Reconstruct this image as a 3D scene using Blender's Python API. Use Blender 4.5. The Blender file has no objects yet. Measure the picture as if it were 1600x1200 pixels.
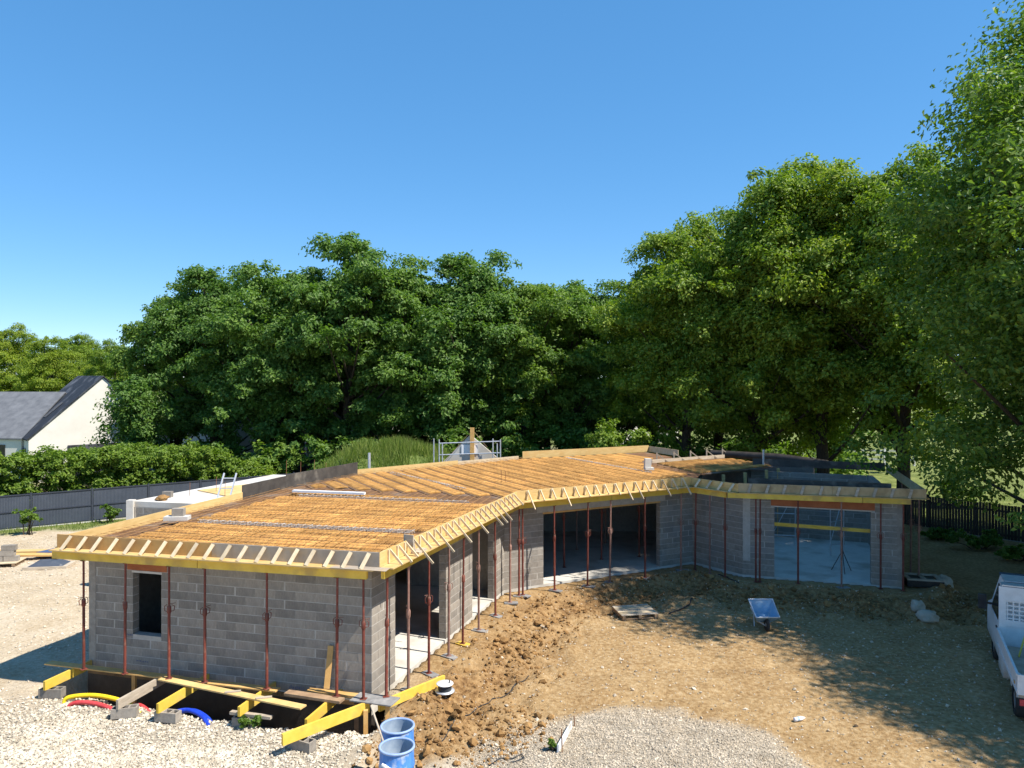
import bpy, math, random
import numpy as np
from mathutils import Vector, Matrix, noise

random.seed(7)
rng = np.random.default_rng(11)
sc = bpy.context.scene
col = sc.collection

# ------------------------------------------------------------------ camera, sky, sun
F = 1160.0          # focal length in pixels of the 1600 px wide photograph
CAMZ = 6.9
HOR = 590.0
cam_d = bpy.data.cameras.new('camera')
cam = bpy.data.objects.new('camera', cam_d)
col.objects.link(cam)
cam.location = (0, 0, CAMZ)
cam.rotation_euler = (math.radians(90), 0, 0)
cam_d.sensor_width = 36.0
cam_d.lens = 36.0 * F / 1600.0
cam_d.shift_y = -(600 - HOR) / 1600.0
cam_d.clip_start = 0.1
cam_d.clip_end = 2000
sc.camera = cam

SUN_EL = math.radians(54)
SUN_H = Vector((0.93, -0.37, 0)).normalized()
world = bpy.data.worlds.new('World')
sc.world = world
world.use_nodes = True
wn = world.node_tree
wn.nodes.clear()
sky = wn.nodes.new('ShaderNodeTexSky')
sky.sky_type = 'NISHITA'
sky.sun_disc = False
sky.sun_elevation = SUN_EL
sky.sun_rotation = math.atan2(SUN_H.x, SUN_H.y)
sky.altitude = 100
sky.air_density = 0.6
sky.dust_density = 0.0
sky.ozone_density = 6.0
bg = wn.nodes.new('ShaderNodeBackground')
bg.inputs['Strength'].default_value = 0.285
wo = wn.nodes.new('ShaderNodeOutputWorld')
hs_ = wn.nodes.new('ShaderNodeHueSaturation')
hs_.inputs['Saturation'].default_value = 1.64
gam = wn.nodes.new('ShaderNodeGamma')      # film response: the whole sky dome is compressed alike
gam.inputs['Gamma'].default_value = 0.5
wn.links.new(sky.outputs[0], gam.inputs['Color'])
wn.links.new(gam.outputs[0], hs_.inputs['Color'])
wn.links.new(hs_.outputs[0], bg.inputs[0])
wn.links.new(bg.outputs[0], wo.inputs[0])

sd = bpy.data.lights.new('sun', 'SUN')
sd.energy = 5.0
sd.angle = math.radians(0.55)
sd.color = (1.0, 0.95, 0.87)
sun = bpy.data.objects.new('sun', sd)
col.objects.link(sun)
sun_dir = Vector((SUN_H.x * math.cos(SUN_EL), SUN_H.y * math.cos(SUN_EL), math.sin(SUN_EL)))
sun.rotation_euler = sun_dir.to_track_quat('Z', 'Y').to_euler()
sun.location = (30, -12, 45)

sc.view_settings.view_transform = 'Standard'
sc.view_settings.look = 'None'
sc.view_settings.exposure = 0.72
sc.view_settings.gamma = 1.0
sc.view_settings.use_curve_mapping = False
sc.render.engine = 'CYCLES'
sc.cycles.use_denoising = True
sc.cycles.max_bounces = 6
sc.cycles.diffuse_bounces = 3
sc.cycles.transmission_bounces = 3
sc.cycles.transparent_max_bounces = 4

# ------------------------------------------------------------------ materials
def new_mat(name):
    m = bpy.data.materials.new(name)
    m.use_nodes = True
    nt = m.node_tree
    nt.nodes.clear()
    out = nt.nodes.new('ShaderNodeOutputMaterial')
    p = nt.nodes.new('ShaderNodeBsdfPrincipled')
    nt.links.new(p.outputs[0], out.inputs[0])
    return m, nt, p, out

def N(nt, t, **kw):
    n = nt.nodes.new(t)
    for k, v in kw.items():
        if k in n.inputs:
            n.inputs[k].default_value = v
        else:
            setattr(n, k, v)
    return n

def ramp(nt, fac, stops):
    r = nt.nodes.new('ShaderNodeValToRGB')
    e = r.color_ramp.elements
    while len(e) < len(stops):
        e.new(0.5)
    for i, (p, c) in enumerate(stops):
        e[i].position = p
        e[i].color = (c[0], c[1], c[2], 1)
    nt.links.new(fac, r.inputs[0])
    return r.outputs[0]

def mixc(nt, fac, a, b, mode='MIX'):
    m = nt.nodes.new('ShaderNodeMix')
    m.data_type = 'RGBA'
    m.blend_type = mode
    if isinstance(fac, (int, float)):
        m.inputs[0].default_value = fac
    else:
        nt.links.new(fac, m.inputs[0])
    for i, v in ((6, a), (7, b)):
        if isinstance(v, tuple):
            m.inputs[i].default_value = (v[0], v[1], v[2], 1)
        else:
            nt.links.new(v, m.inputs[i])
    return m.outputs[2]

def noisy(name, c1, c2, scale=6.0, rough=0.8, bump=0.2, bscale=None, stretch=None, metallic=0.0,
          island=None, objrand=None, spec=0.3, stain=None, dist=0.02):
    """Base colour varied between c1 and c2 by noise, with fine bump."""
    m, nt, p, out = new_mat(name)
    tc = nt.nodes.new('ShaderNodeTexCoord')
    vec = tc.outputs['Object']
    if stretch:
        mp = nt.nodes.new('ShaderNodeMapping')
        mp.inputs['Scale'].default_value = stretch
        nt.links.new(vec, mp.inputs[0])
        vec = mp.outputs[0]
    n1 = N(nt, 'ShaderNodeTexNoise', Scale=scale, Detail=6.0, Roughness=0.6)
    nt.links.new(vec, n1.inputs['Vector'])
    c = ramp(nt, n1.outputs[0], [(0.3, c1), (0.7, c2)])
    if stain:
        n3 = N(nt, 'ShaderNodeTexNoise', Scale=stain[1], Detail=4.0)
        nt.links.new(tc.outputs['Object'], n3.inputs['Vector'])
        f = ramp(nt, n3.outputs[0], [(0.52, (0, 0, 0)), (0.68, (1, 1, 1))])
        c = mixc(nt, f, c, stain[0])
    if island:
        g = nt.nodes.new('ShaderNodeNewGeometry')
        v = ramp(nt, g.outputs['Random Per Island'], [(0.0, (1 - island,) * 3), (1.0, (1 + island,) * 3)])
        c = mixc(nt, 1.0, c, v, 'MULTIPLY')
    if objrand:
        oi = nt.nodes.new('ShaderNodeObjectInfo')
        v = ramp(nt, oi.outputs['Random'], [(0.0, (1 - objrand,) * 3), (0.5, (1, 1, 1.0)), (1.0, (1 + objrand, 1 + objrand * 0.9, 1 + objrand * 0.75))])
        c = mixc(nt, 1.0, c, v, 'MULTIPLY')
    nt.links.new(c, p.inputs['Base Color'])
    p.inputs['Roughness'].default_value = rough
    p.inputs['Metallic'].default_value = metallic
    p.inputs['Specular IOR Level'].default_value = spec
    if bump:
        n2 = N(nt, 'ShaderNodeTexNoise', Scale=bscale or scale * 6, Detail=5.0)
        nt.links.new(vec, n2.inputs['Vector'])
        b = N(nt, 'ShaderNodeBump', Strength=bump, Distance=dist)
        nt.links.new(n2.outputs[0], b.inputs['Height'])
        nt.links.new(b.outputs[0], p.inputs['Normal'])
    return m

def leaf_mat(name, stops, trans=0.36, rough=0.55, spec=0.35):
    m, nt, p, out = new_mat(name)
    g = nt.nodes.new('ShaderNodeNewGeometry')
    tc = nt.nodes.new('ShaderNodeTexCoord')
    n1 = N(nt, 'ShaderNodeTexNoise', Scale=0.55, Detail=3.0)
    nt.links.new(tc.outputs['Object'], n1.inputs['Vector'])
    a = nt.nodes.new('ShaderNodeMath'); a.operation = 'MULTIPLY_ADD'
    nt.links.new(g.outputs['Random Per Island'], a.inputs[0])
    a.inputs[1].default_value = 0.55
    b = nt.nodes.new('ShaderNodeMath'); b.operation = 'MULTIPLY'
    nt.links.new(n1.outputs[0], b.inputs[0]); b.inputs[1].default_value = 0.5
    nt.links.new(b.outputs[0], a.inputs[2])
    c = ramp(nt, a.outputs[0], stops)
    oi = nt.nodes.new('ShaderNodeObjectInfo')
    v = ramp(nt, oi.outputs['Random'], [(0.0, (0.80, 0.86, 0.9)), (0.5, (1, 1, 1)), (1.0, (1.22, 1.10, 0.9))])
    c = mixc(nt, 1.0, c, v, 'MULTIPLY')
    nt.links.new(c, p.inputs['Base Color'])
    p.inputs['Roughness'].default_value = rough
    p.inputs['Specular IOR Level'].default_value = spec
    t = nt.nodes.new('ShaderNodeBsdfTranslucent')
    c2 = mixc(nt, 1.0, c, (1.5, 1.7, 0.6), 'MULTIPLY')
    nt.links.new(c2, t.inputs[0])
    mx = nt.nodes.new('ShaderNodeMixShader'); mx.inputs[0].default_value = trans
    nt.links.new(p.outputs[0], mx.inputs[1]); nt.links.new(t.outputs[0], mx.inputs[2])
    nt.links.new(mx.outputs[0], out.inputs[0])
    return m

M = {}
M['block'] = noisy('concrete_block', (0.235, 0.208, 0.178), (0.335, 0.30, 0.255), 9, 0.95, 0.35, 90, objrand=0.2, spec=0.15, stain=((0.235, 0.21, 0.185), 0.9))
M['mortar'] = noisy('mortar', (0.39, 0.36, 0.315), (0.51, 0.475, 0.425), 8, 0.95, 0.3, 60, spec=0.15)
M['concrete'] = noisy('concrete_slab', (0.50, 0.47, 0.41), (0.62, 0.59, 0.53), 1.6, 0.9, 0.15, 40, spec=0.2, stain=((0.40, 0.36, 0.30), 0.9))
M['white_concrete'] = noisy('pale_concrete', (0.50, 0.47, 0.42), (0.64, 0.61, 0.56), 1.2, 0.9, 0.1, 30, spec=0.2, stain=((0.52, 0.45, 0.36), 0.7))
M['lintel'] = noisy('clay_lintel', (0.33, 0.105, 0.045), (0.45, 0.16, 0.07), 3, 0.85, 0.15, 40, spec=0.2)
M['hourdis'] = noisy('moulded_wood', (0.36, 0.18, 0.052), (0.58, 0.325, 0.105), 3.5, 0.85, 0.3, 60, objrand=0.2, spec=0.15, stain=((0.26, 0.125, 0.045), 1.1))
M['deck'] = noisy('form_deck', (0.10, 0.05, 0.026), (0.24, 0.13, 0.065), 2.5, 0.85, 0.2, 30, spec=0.2, stain=((0.22, 0.18, 0.15), 1.1))
M['joist'] = noisy('concrete_joist', (0.12, 0.07, 0.04), (0.22, 0.14, 0.085), 4, 0.9, 0.2, 40, objrand=0.15, spec=0.15)
M['rebar'] = noisy('galvanised_bar', (0.50, 0.46, 0.41), (0.66, 0.63, 0.58), 7, 0.6, 0.1, 40, metallic=0.2)
M['rust'] = noisy('rusty_bar', (0.16, 0.07, 0.035), (0.28, 0.13, 0.06), 9, 0.85, 0.2, 60)
M['pine'] = noisy('new_pine', (0.52, 0.345, 0.13), (0.66, 0.47, 0.21), 3, 0.7, 0.12, 40, stretch=(1, 1, 6), objrand=0.10, stain=((0.56, 0.35, 0.13), 2.2))
M['batten'] = noisy('pale_batten', (0.52, 0.40, 0.245), (0.68, 0.56, 0.385), 6, 0.75, 0.1, 50, objrand=0.2)
M['weathered_pine'] = noisy('weathered_pine', (0.38, 0.28, 0.15), (0.52, 0.40, 0.24), 3, 0.75, 0.12, 40, objrand=0.10, stain=((0.30, 0.22, 0.12), 1.6))
M['brownply'] = noisy('brown_ply', (0.40, 0.225, 0.075), (0.54, 0.33, 0.125), 2, 0.7, 0.1, 30, objrand=0.1, stain=((0.35, 0.21, 0.09), 1.5))
M['greyply'] = noisy('weathered_ply', (0.26, 0.22, 0.18), (0.42, 0.35, 0.27), 2, 0.7, 0.1, 30, stain=((0.48, 0.32, 0.15), 1.4))
M['blackply'] = noisy('black_phenolic_ply', (0.045, 0.042, 0.04), (0.10, 0.09, 0.08), 2.5, 0.5, 0.08, 20, stain=((0.20, 0.18, 0.15), 1.8))
M['yellow'] = noisy('yellow_beam', (0.62, 0.40, 0.045), (0.78, 0.54, 0.10), 2.5, 0.6, 0.1, 40, objrand=0.12, stain=((0.50, 0.33, 0.09), 2.0))
M['greywood'] = noisy('weathered_wood', (0.34, 0.28, 0.21), (0.52, 0.44, 0.34), 4, 0.85, 0.2, 60, objrand=0.15, stretch=(1, 1, 5))
M['oldwood'] = noisy('old_wood', (0.22, 0.14, 0.085), (0.36, 0.24, 0.14), 5, 0.85, 0.2, 60, objrand=0.15)
M['orangewood'] = noisy('orange_timber', (0.52, 0.29, 0.09), (0.66, 0.40, 0.15), 4, 0.75, 0.15, 50, objrand=0.12)
M['prop'] = noisy('red_prop', (0.13, 0.030, 0.021), (0.21, 0.055, 0.036), 14, 0.6, 0.1, 80, objrand=0.2, stain=((0.20, 0.10, 0.07), 5.0))
M['propold'] = noisy('rusted_prop', (0.20, 0.10, 0.075), (0.32, 0.19, 0.15), 14, 0.65, 0.15, 80, objrand=0.2)
M['plate'] = noisy('grey_plate', (0.15, 0.15, 0.15), (0.30, 0.29, 0.28), 6, 0.6, 0.1, 40, objrand=0.2)
M['membrane'] = noisy('black_membrane', (0.022, 0.019, 0.017), (0.055, 0.045, 0.038), 3, 0.5, 0.4, 25)
M['strip'] = noisy('brown_strip', (0.16, 0.09, 0.04), (0.24, 0.15, 0.07), 4, 0.8, 0.1)
M['ink'] = noisy('print_ink', (0.02, 0.015, 0.012), (0.05, 0.03, 0.02), 4, 0.8, 0)
M['blueink'] = noisy('blue_print', (0.10, 0.11, 0.16), (0.16, 0.17, 0.22), 30, 0.9, 0)
M['galv'] = noisy('galvanised_tube', (0.48, 0.50, 0.52), (0.66, 0.68, 0.70), 9, 0.45, 0.05, 40, metallic=0.5)
M['alu'] = noisy('aluminium', (0.60, 0.62, 0.66), (0.75, 0.77, 0.80), 9, 0.4, 0.03, 40, metallic=0.4)
M['white'] = noisy('white_paint', (0.66, 0.66, 0.65), (0.78, 0.78, 0.77), 4, 0.5, 0.03, 30, stain=((0.52, 0.48, 0.42), 2.5))
m, nt, p, out = new_mat('muddy_white_paint')
tc_ = nt.nodes.new('ShaderNodeTexCoord')
sx_ = nt.nodes.new('ShaderNodeSeparateXYZ'); nt.links.new(tc_.outputs['Object'], sx_.inputs[0])
nz_ = N(nt, 'ShaderNodeTexNoise', Scale=5.0, Detail=7.0, Roughness=0.7); nt.links.new(tc_.outputs['Object'], nz_.inputs['Vector'])
ma_ = nt.nodes.new('ShaderNodeMath'); ma_.operation = 'MULTIPLY_ADD'; nt.links.new(nz_.outputs[0], ma_.inputs[0]); ma_.inputs[1].default_value = 1.5; ma_.inputs[2].default_value = 0.0
mb_ = nt.nodes.new('ShaderNodeMath'); mb_.operation = 'SUBTRACT'; nt.links.new(ma_.outputs[0], mb_.inputs[0]); nt.links.new(sx_.outputs[2], mb_.inputs[1])
mud_ = ramp(nt, mb_.outputs[0], [(0.0, (0.0, 0.0, 0.0)), (0.35, (0.8, 0.8, 0.8))])
scr_ = ramp(nt, nz_.outputs[0], [(0.35, (0.62, 0.62, 0.61)), (0.6, (0.72, 0.72, 0.71))])
nt.links.new(mixc(nt, mud_, scr_, (0.36, 0.29, 0.20)), p.inputs['Base Color'])
p.inputs['Roughness'].default_value = 0.45
M['truck'] = m
M['pure_white'] = noisy('white_sheet', (0.78, 0.78, 0.77), (0.86, 0.86, 0.86), 4, 0.6, 0.03, 30)
M['tyre'] = noisy('tyre_rubber', (0.025, 0.024, 0.023), (0.06, 0.055, 0.05), 9, 0.85, 0.2, 60)
M['glass'] = noisy('dark_glass', (0.012, 0.016, 0.02), (0.02, 0.025, 0.03), 2, 0.08, 0, spec=0.6)
M['dark'] = noisy('dark_plastic', (0.02, 0.022, 0.025), (0.045, 0.05, 0.055), 6, 0.5, 0.05)
M['bluebarrel'] = noisy('blue_barrel', (0.05, 0.17, 0.46), (0.09, 0.25, 0.58), 5, 0.5, 0.1, 30, stretch=(4, 4, 0.6), stain=((0.42, 0.46, 0.52), 6.0))
M['barrelrim'] = noisy('barrel_rim', (0.22, 0.32, 0.55), (0.36, 0.45, 0.62), 8, 0.5, 0.05)
M['barrelin'] = noisy('barrel_inside', (0.20, 0.27, 0.36), (0.34, 0.40, 0.46), 5, 0.6, 0.05)
M['bluetray'] = noisy('blue_tray', (0.20, 0.36, 0.52), (0.32, 0.48, 0.62), 5, 0.5, 0.08, stain=((0.42, 0.48, 0.55), 4.0))
M['pipe_yellow'] = noisy('yellow_conduit', (0.80, 0.55, 0.01), (0.88, 0.64, 0.03), 8, 0.45, 0.05)
M['pipe_red'] = noisy('red_conduit', (0.52, 0.04, 0.045), (0.64, 0.08, 0.08), 8, 0.45, 0.05)
M['pipe_blue'] = noisy('blue_conduit', (0.01, 0.04, 0.42), (0.02, 0.07, 0.58), 8, 0.4, 0.05)
M['bark'] = noisy('bark', (0.035, 0.026, 0.018), (0.10, 0.075, 0.05), 5, 0.95, 0.8, 14, stretch=(3, 3, 0.6), dist=0.06)
M['fence'] = noisy('anthracite_steel', (0.055, 0.065, 0.085), (0.075, 0.087, 0.11), 1.5, 0.5, 0.03)
M['fencedark'] = noisy('anthracite_post', (0.03, 0.036, 0.05), (0.045, 0.052, 0.07), 1.5, 0.5, 0.03)
M['woodfence'] = noisy('dark_fence_wood', (0.022, 0.018, 0.014), (0.065, 0.053, 0.042), 3, 0.85, 0.2, 30, stretch=(6, 6, 0.8), objrand=0.35)
M['render'] = noisy('cream_render', (0.64, 0.60, 0.52), (0.72, 0.68, 0.60), 1.2, 0.9, 0.08, 60)
M['slate'] = noisy('dark_slate', (0.018, 0.019, 0.023), (0.038, 0.04, 0.047), 2.5, 0.75, 0.2, 8, stain=((0.12, 0.12, 0.13), 0.8))
M['slate2'] = noisy('grey_slate', (0.10, 0.103, 0.112), (0.17, 0.173, 0.182), 2.0, 0.75, 0.2, 8)
M['soil'] = noisy('ochre_soil', (0.17, 0.092, 0.036), (0.35, 0.205, 0.082), 3.0, 0.95, 0.5, 30, island=0.35, spec=0.1)
M['stone'] = noisy('pale_stone', (0.43, 0.365, 0.27), (0.64, 0.565, 0.45), 3.0, 0.9, 0.3, 40, island=0.3, spec=0.15)
M['pebble'] = noisy('beige_pebble', (0.35, 0.28, 0.195), (0.58, 0.49, 0.375), 3.0, 0.9, 0.3, 40, island=0.4, spec=0.15)
M['boulder'] = noisy('boulder', (0.36, 0.32, 0.25), (0.56, 0.50, 0.40), 3.0, 0.9, 0.6, 12, spec=0.15, dist=0.05)
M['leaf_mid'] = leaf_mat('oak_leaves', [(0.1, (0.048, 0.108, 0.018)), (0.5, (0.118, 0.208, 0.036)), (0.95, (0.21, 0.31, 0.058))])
M['leaf_right'] = leaf_mat('yellow_green_oak_leaves', [(0.1, (0.065, 0.130, 0.014)), (0.5, (0.175, 0.255, 0.028)), (0.95, (0.33, 0.39, 0.042))])  # yellower green leaves for the right group and the distant trees
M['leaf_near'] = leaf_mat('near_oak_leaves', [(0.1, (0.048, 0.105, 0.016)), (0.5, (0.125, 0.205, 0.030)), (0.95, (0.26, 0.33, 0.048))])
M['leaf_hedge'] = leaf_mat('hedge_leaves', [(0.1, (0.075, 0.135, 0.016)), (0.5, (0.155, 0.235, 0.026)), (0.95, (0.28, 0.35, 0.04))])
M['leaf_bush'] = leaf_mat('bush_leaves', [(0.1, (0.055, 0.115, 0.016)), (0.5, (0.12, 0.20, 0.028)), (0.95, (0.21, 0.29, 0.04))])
M['grass'] = leaf_mat('grass_blades', [(0.1, (0.06, 0.11, 0.016)), (0.5, (0.14, 0.205, 0.035)), (0.95, (0.30, 0.31, 0.10))], rough=0.7)

# ------------------------------------------------------------------ mesh helpers
class MB:
    def __init__(self):
        self.v = []; self.f = []; self.smooth = []
    def add(self, vs, fs, smooth=False):
        o = len(self.v)
        self.v += [tuple(p) for p in vs]
        self.f += [tuple(i + o for i in f) for f in fs]
        self.smooth += [smooth] * len(fs)
    def box(self, c, s, R=None):
        """box with centre c and full sizes s; R optional 3x3 matrix"""
        c = Vector(c); pts = []
        for dz in (-.5, .5):
            for dx, dy in ((-.5, -.5), (.5, -.5), (.5, .5), (-.5, .5)):
                p = Vector((dx * s[0], dy * s[1], dz * s[2]))
                pts.append(c + (R @ p if R else p))
        self.add(pts, [(0, 3, 2, 1), (4, 5, 6, 7), (0, 1, 5, 4), (1, 2, 6, 5), (2, 3, 7, 6), (3, 0, 4, 7)])
        return self
    def bar(self, a, b, w, h, up=(0, 0, 1)):
        """rectangular bar from a to b, w across, h along up"""
        a = Vector(a); b = Vector(b); d = (b - a)
        L = d.length; d.normalize()
        up = Vector(up)
        x = d.cross(up)
        if x.length < 1e-4:
            x = d.cross(Vector((1, 0, 0)))
        x.normalize(); z = x.cross(d)
        R = Matrix((x, d, z)).transposed()
        return self.box((a + b) / 2, (w, L, h), R)
    def tube(self, pts, r, n=8, caps=True):
        pts = [Vector(p) for p in pts]
        rs = r if isinstance(r, (list, tuple)) else [r] * len(pts)
        rings = []
        prev = None
        for i, p in enumerate(pts):
            d = (pts[min(i + 1, len(pts) - 1)] - pts[max(i - 1, 0)]).normalized()
            if prev is None:
                x = d.orthogonal().normalized()
            else:
                x = (prev - d * prev.dot(d)).normalized()
            prev = x
            y = d.cross(x)
            rings.append([p + (x * math.cos(2 * math.pi * k / n) + y * math.sin(2 * math.pi * k / n)) * rs[i] for k in range(n)])
        vs = [q for ring in rings for q in ring]
        fs = []
        for i in range(len(pts) - 1):
            for k in range(n):
                k2 = (k + 1) % n
                fs.append((i * n + k, i * n + k2, (i + 1) * n + k2, (i + 1) * n + k))
        self.add(vs, fs, True)
        if caps:
            self.add(rings[0], [tuple(range(n))[::-1]])
            self.add(rings[-1], [tuple(range(n))])
        return self
    def lathe(self, prof, c=(0, 0, 0), n=20, axis='Z'):
        vs = []; fs = []
        for (r, z) in prof:
            for k in range(n):
                a = 2 * math.pi * k / n
                p = (r * math.cos(a), r * math.sin(a), z)
                if axis == 'X':
                    p = (z, r * math.cos(a), r * math.sin(a))
                vs.append((p[0] + c[0], p[1] + c[1], p[2] + c[2]))
        for i in range(len(prof) - 1):
            for k in range(n):
                k2 = (k + 1) % n
                fs.append((i * n + k, i * n + k2, (i + 1) * n + k2, (i + 1) * n + k))
        self.add(vs, fs, True)
        return self
    def prism(self, poly, z0, z1):
        n = len(poly)
        area = sum(poly[i][0] * poly[(i + 1) % n][1] - poly[(i + 1) % n][0] * poly[i][1] for i in range(n))
        if area < 0:
            poly = poly[::-1]
        vs = [(p[0], p[1], z0) for p in poly] + [(p[0], p[1], z1) for p in poly]
        fs = [tuple(range(n))[::-1], tuple(range(n, 2 * n))]
        fs += [(i, (i + 1) % n, n + (i + 1) % n, n + i) for i in range(n)]
        self.add(vs, fs)
        return self

OFF = {}
def tag(o, label, cat, group=None, kind=None):
    if label: o['label'] = label
    if cat: o['category'] = cat
    if group: o['group'] = group
    if kind: o['kind'] = kind
    return o

def thing(name, label, cat, loc=(0, 0, 0), group=None, rotz=0.0):
    o = bpy.data.objects.new(name, None)
    o.empty_display_size = 0.2
    col.objects.link(o)
    o.location = loc
    o.rotation_euler = (0, 0, rotz)
    tag(o, label, cat, group)
    OFF[o.name] = Vector(loc)
    return o

def mesh_of(mb, off=(0, 0, 0), name='mesh'):
    me = bpy.data.meshes.new(name)
    ox, oy, oz = off
    me.from_pydata([(x - ox, y - oy, z - oz) for x, y, z in mb.v], [], mb.f)
    me.polygons.foreach_set('use_smooth', mb.smooth)
    me.update()
    return me

def part(name, mb, mat, parent, local=False, label=None):
    """mesh given in world coordinates (or in the parent's own if local)"""
    off = (0, 0, 0) if local else OFF.get(parent.name, Vector((0, 0, 0)))
    me = mesh_of(mb, off, name)
    me.materials.append(mat)
    o = bpy.data.objects.new(name, me)
    col.objects.link(o)
    o.parent = parent
    OFF[o.name] = Vector(off)
    if label: o['label'] = label
    return o

def single(name, mb, mat, label, cat, group=None, kind=None):
    """a thing that is one mesh; world coordinates, origin at its base"""
    xs = [p[0] for p in mb.v]; ys = [p[1] for p in mb.v]; zs = [p[2] for p in mb.v]
    off = ((min(xs) + max(xs)) / 2, (min(ys) + max(ys)) / 2, min(zs))
    me = mesh_of(mb, off, name)
    me.materials.append(mat)
    o = bpy.data.objects.new(name, me)
    col.objects.link(o)
    o.location = off
    OFF[o.name] = Vector(off)
    return tag(o, label, cat, group, kind)

def copy_tree(o, parent=None):
    c = o.copy(); col.objects.link(c)
    if parent is not None: c.parent = parent
    for ch in list(o.children):
        copy_tree(ch, c)
    return c

def V2(x, y): return Vector((x, y, 0))
def W(px, py, z):
    """place on the level z that the photograph shows at this pixel"""
    Y = F * (CAMZ - z) / (py - HOR)
    return Vector(((px - 800) / F * Y, Y, z))
def ray_line(px, P, Q):
    k = (px - 800) / F
    d = Q - P
    t = (k * P.y - P.x) / (d.x - k * d.y)
    return P + d * t
ORD = ['first', 'second', 'third', 'fourth', 'fifth', 'sixth', 'seventh', 'eighth', 'ninth', 'tenth', 'eleventh', 'twelfth', 'thirteenth', 'fourteenth', 'fifteenth', 'sixteenth']
def right_of(P, Q):
    d = (Q - P).normalized()
    return Vector((d.y, -d.x, 0))

# ------------------------------------------------------------------ plan of the building (outer wall faces, floor at z = 0)
A = V2(-10.07, 17.67); B = V2(-2.99, 15.82); C = V2(-0.25, 24.1)
D = V2(6.76, 27.8); E = V2(8.07, 26.0); Fp = V2(12.9, 24.43)
F2 = V2(15.1, 31.1); E2 = V2(10.6, 32.9)
PL = V2(-10.5, 17.13); P0 = V2(-2.73, 15.31); P1 = V2(0.16, 23.56)
P2 = V2(6.5, 26.95); P3 = V2(7.74, 25.4); P4 = V2(13.4, 24.0); P5 = V2(15.75, 31.2)
L1 = V2(-8.66, 23.8); L2 = V2(-7.95, 26.1); L3 = V2(-6.26, 30.0)
BK1 = V2(-2.44, 33.3); BK2 = V2(0.3, 35.6); BK3 = V2(7.3, 39.4); BK4 = V2(8.35, 37.1)

# ------------------------------------------------------------------ ground
def seg_dist(x, y, P, Q):
    dx, dy = Q.x - P.x, Q.y - P.y
    L2_ = dx * dx + dy * dy
    t = np.clip(((x - P.x) * dx + (y - P.y) * dy) / L2_, 0, 1)
    return np.hypot(x - P.x - t * dx, y - P.y - t * dy)
def sstep(a, b, x):
    t = np.clip((x - a) / (b - a), 0, 1)
    return t * t * (3 - 2 * t)
def vnoise(x, y, s, seed=0):
    """cheap smooth value noise"""
    xs = x * s + seed * 17.3; ys = y * s + seed * 9.1
    xi = np.floor(xs); yi = np.floor(ys)
    fx = xs - xi; fy = ys - yi
    fx = fx * fx * (3 - 2 * fx); fy = fy * fy * (3 - 2 * fy)
    def h(a, b):
        n = np.sin(a * 127.1 + b * 311.7 + seed * 74.7) * 43758.5453
        return n - np.floor(n)
    return (h(xi, yi) * (1 - fx) * (1 - fy) + h(xi + 1, yi) * fx * (1 - fy) + h(xi, yi + 1) * (1 - fx) * fy + h(xi + 1, yi + 1) * fx * fy)

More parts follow.
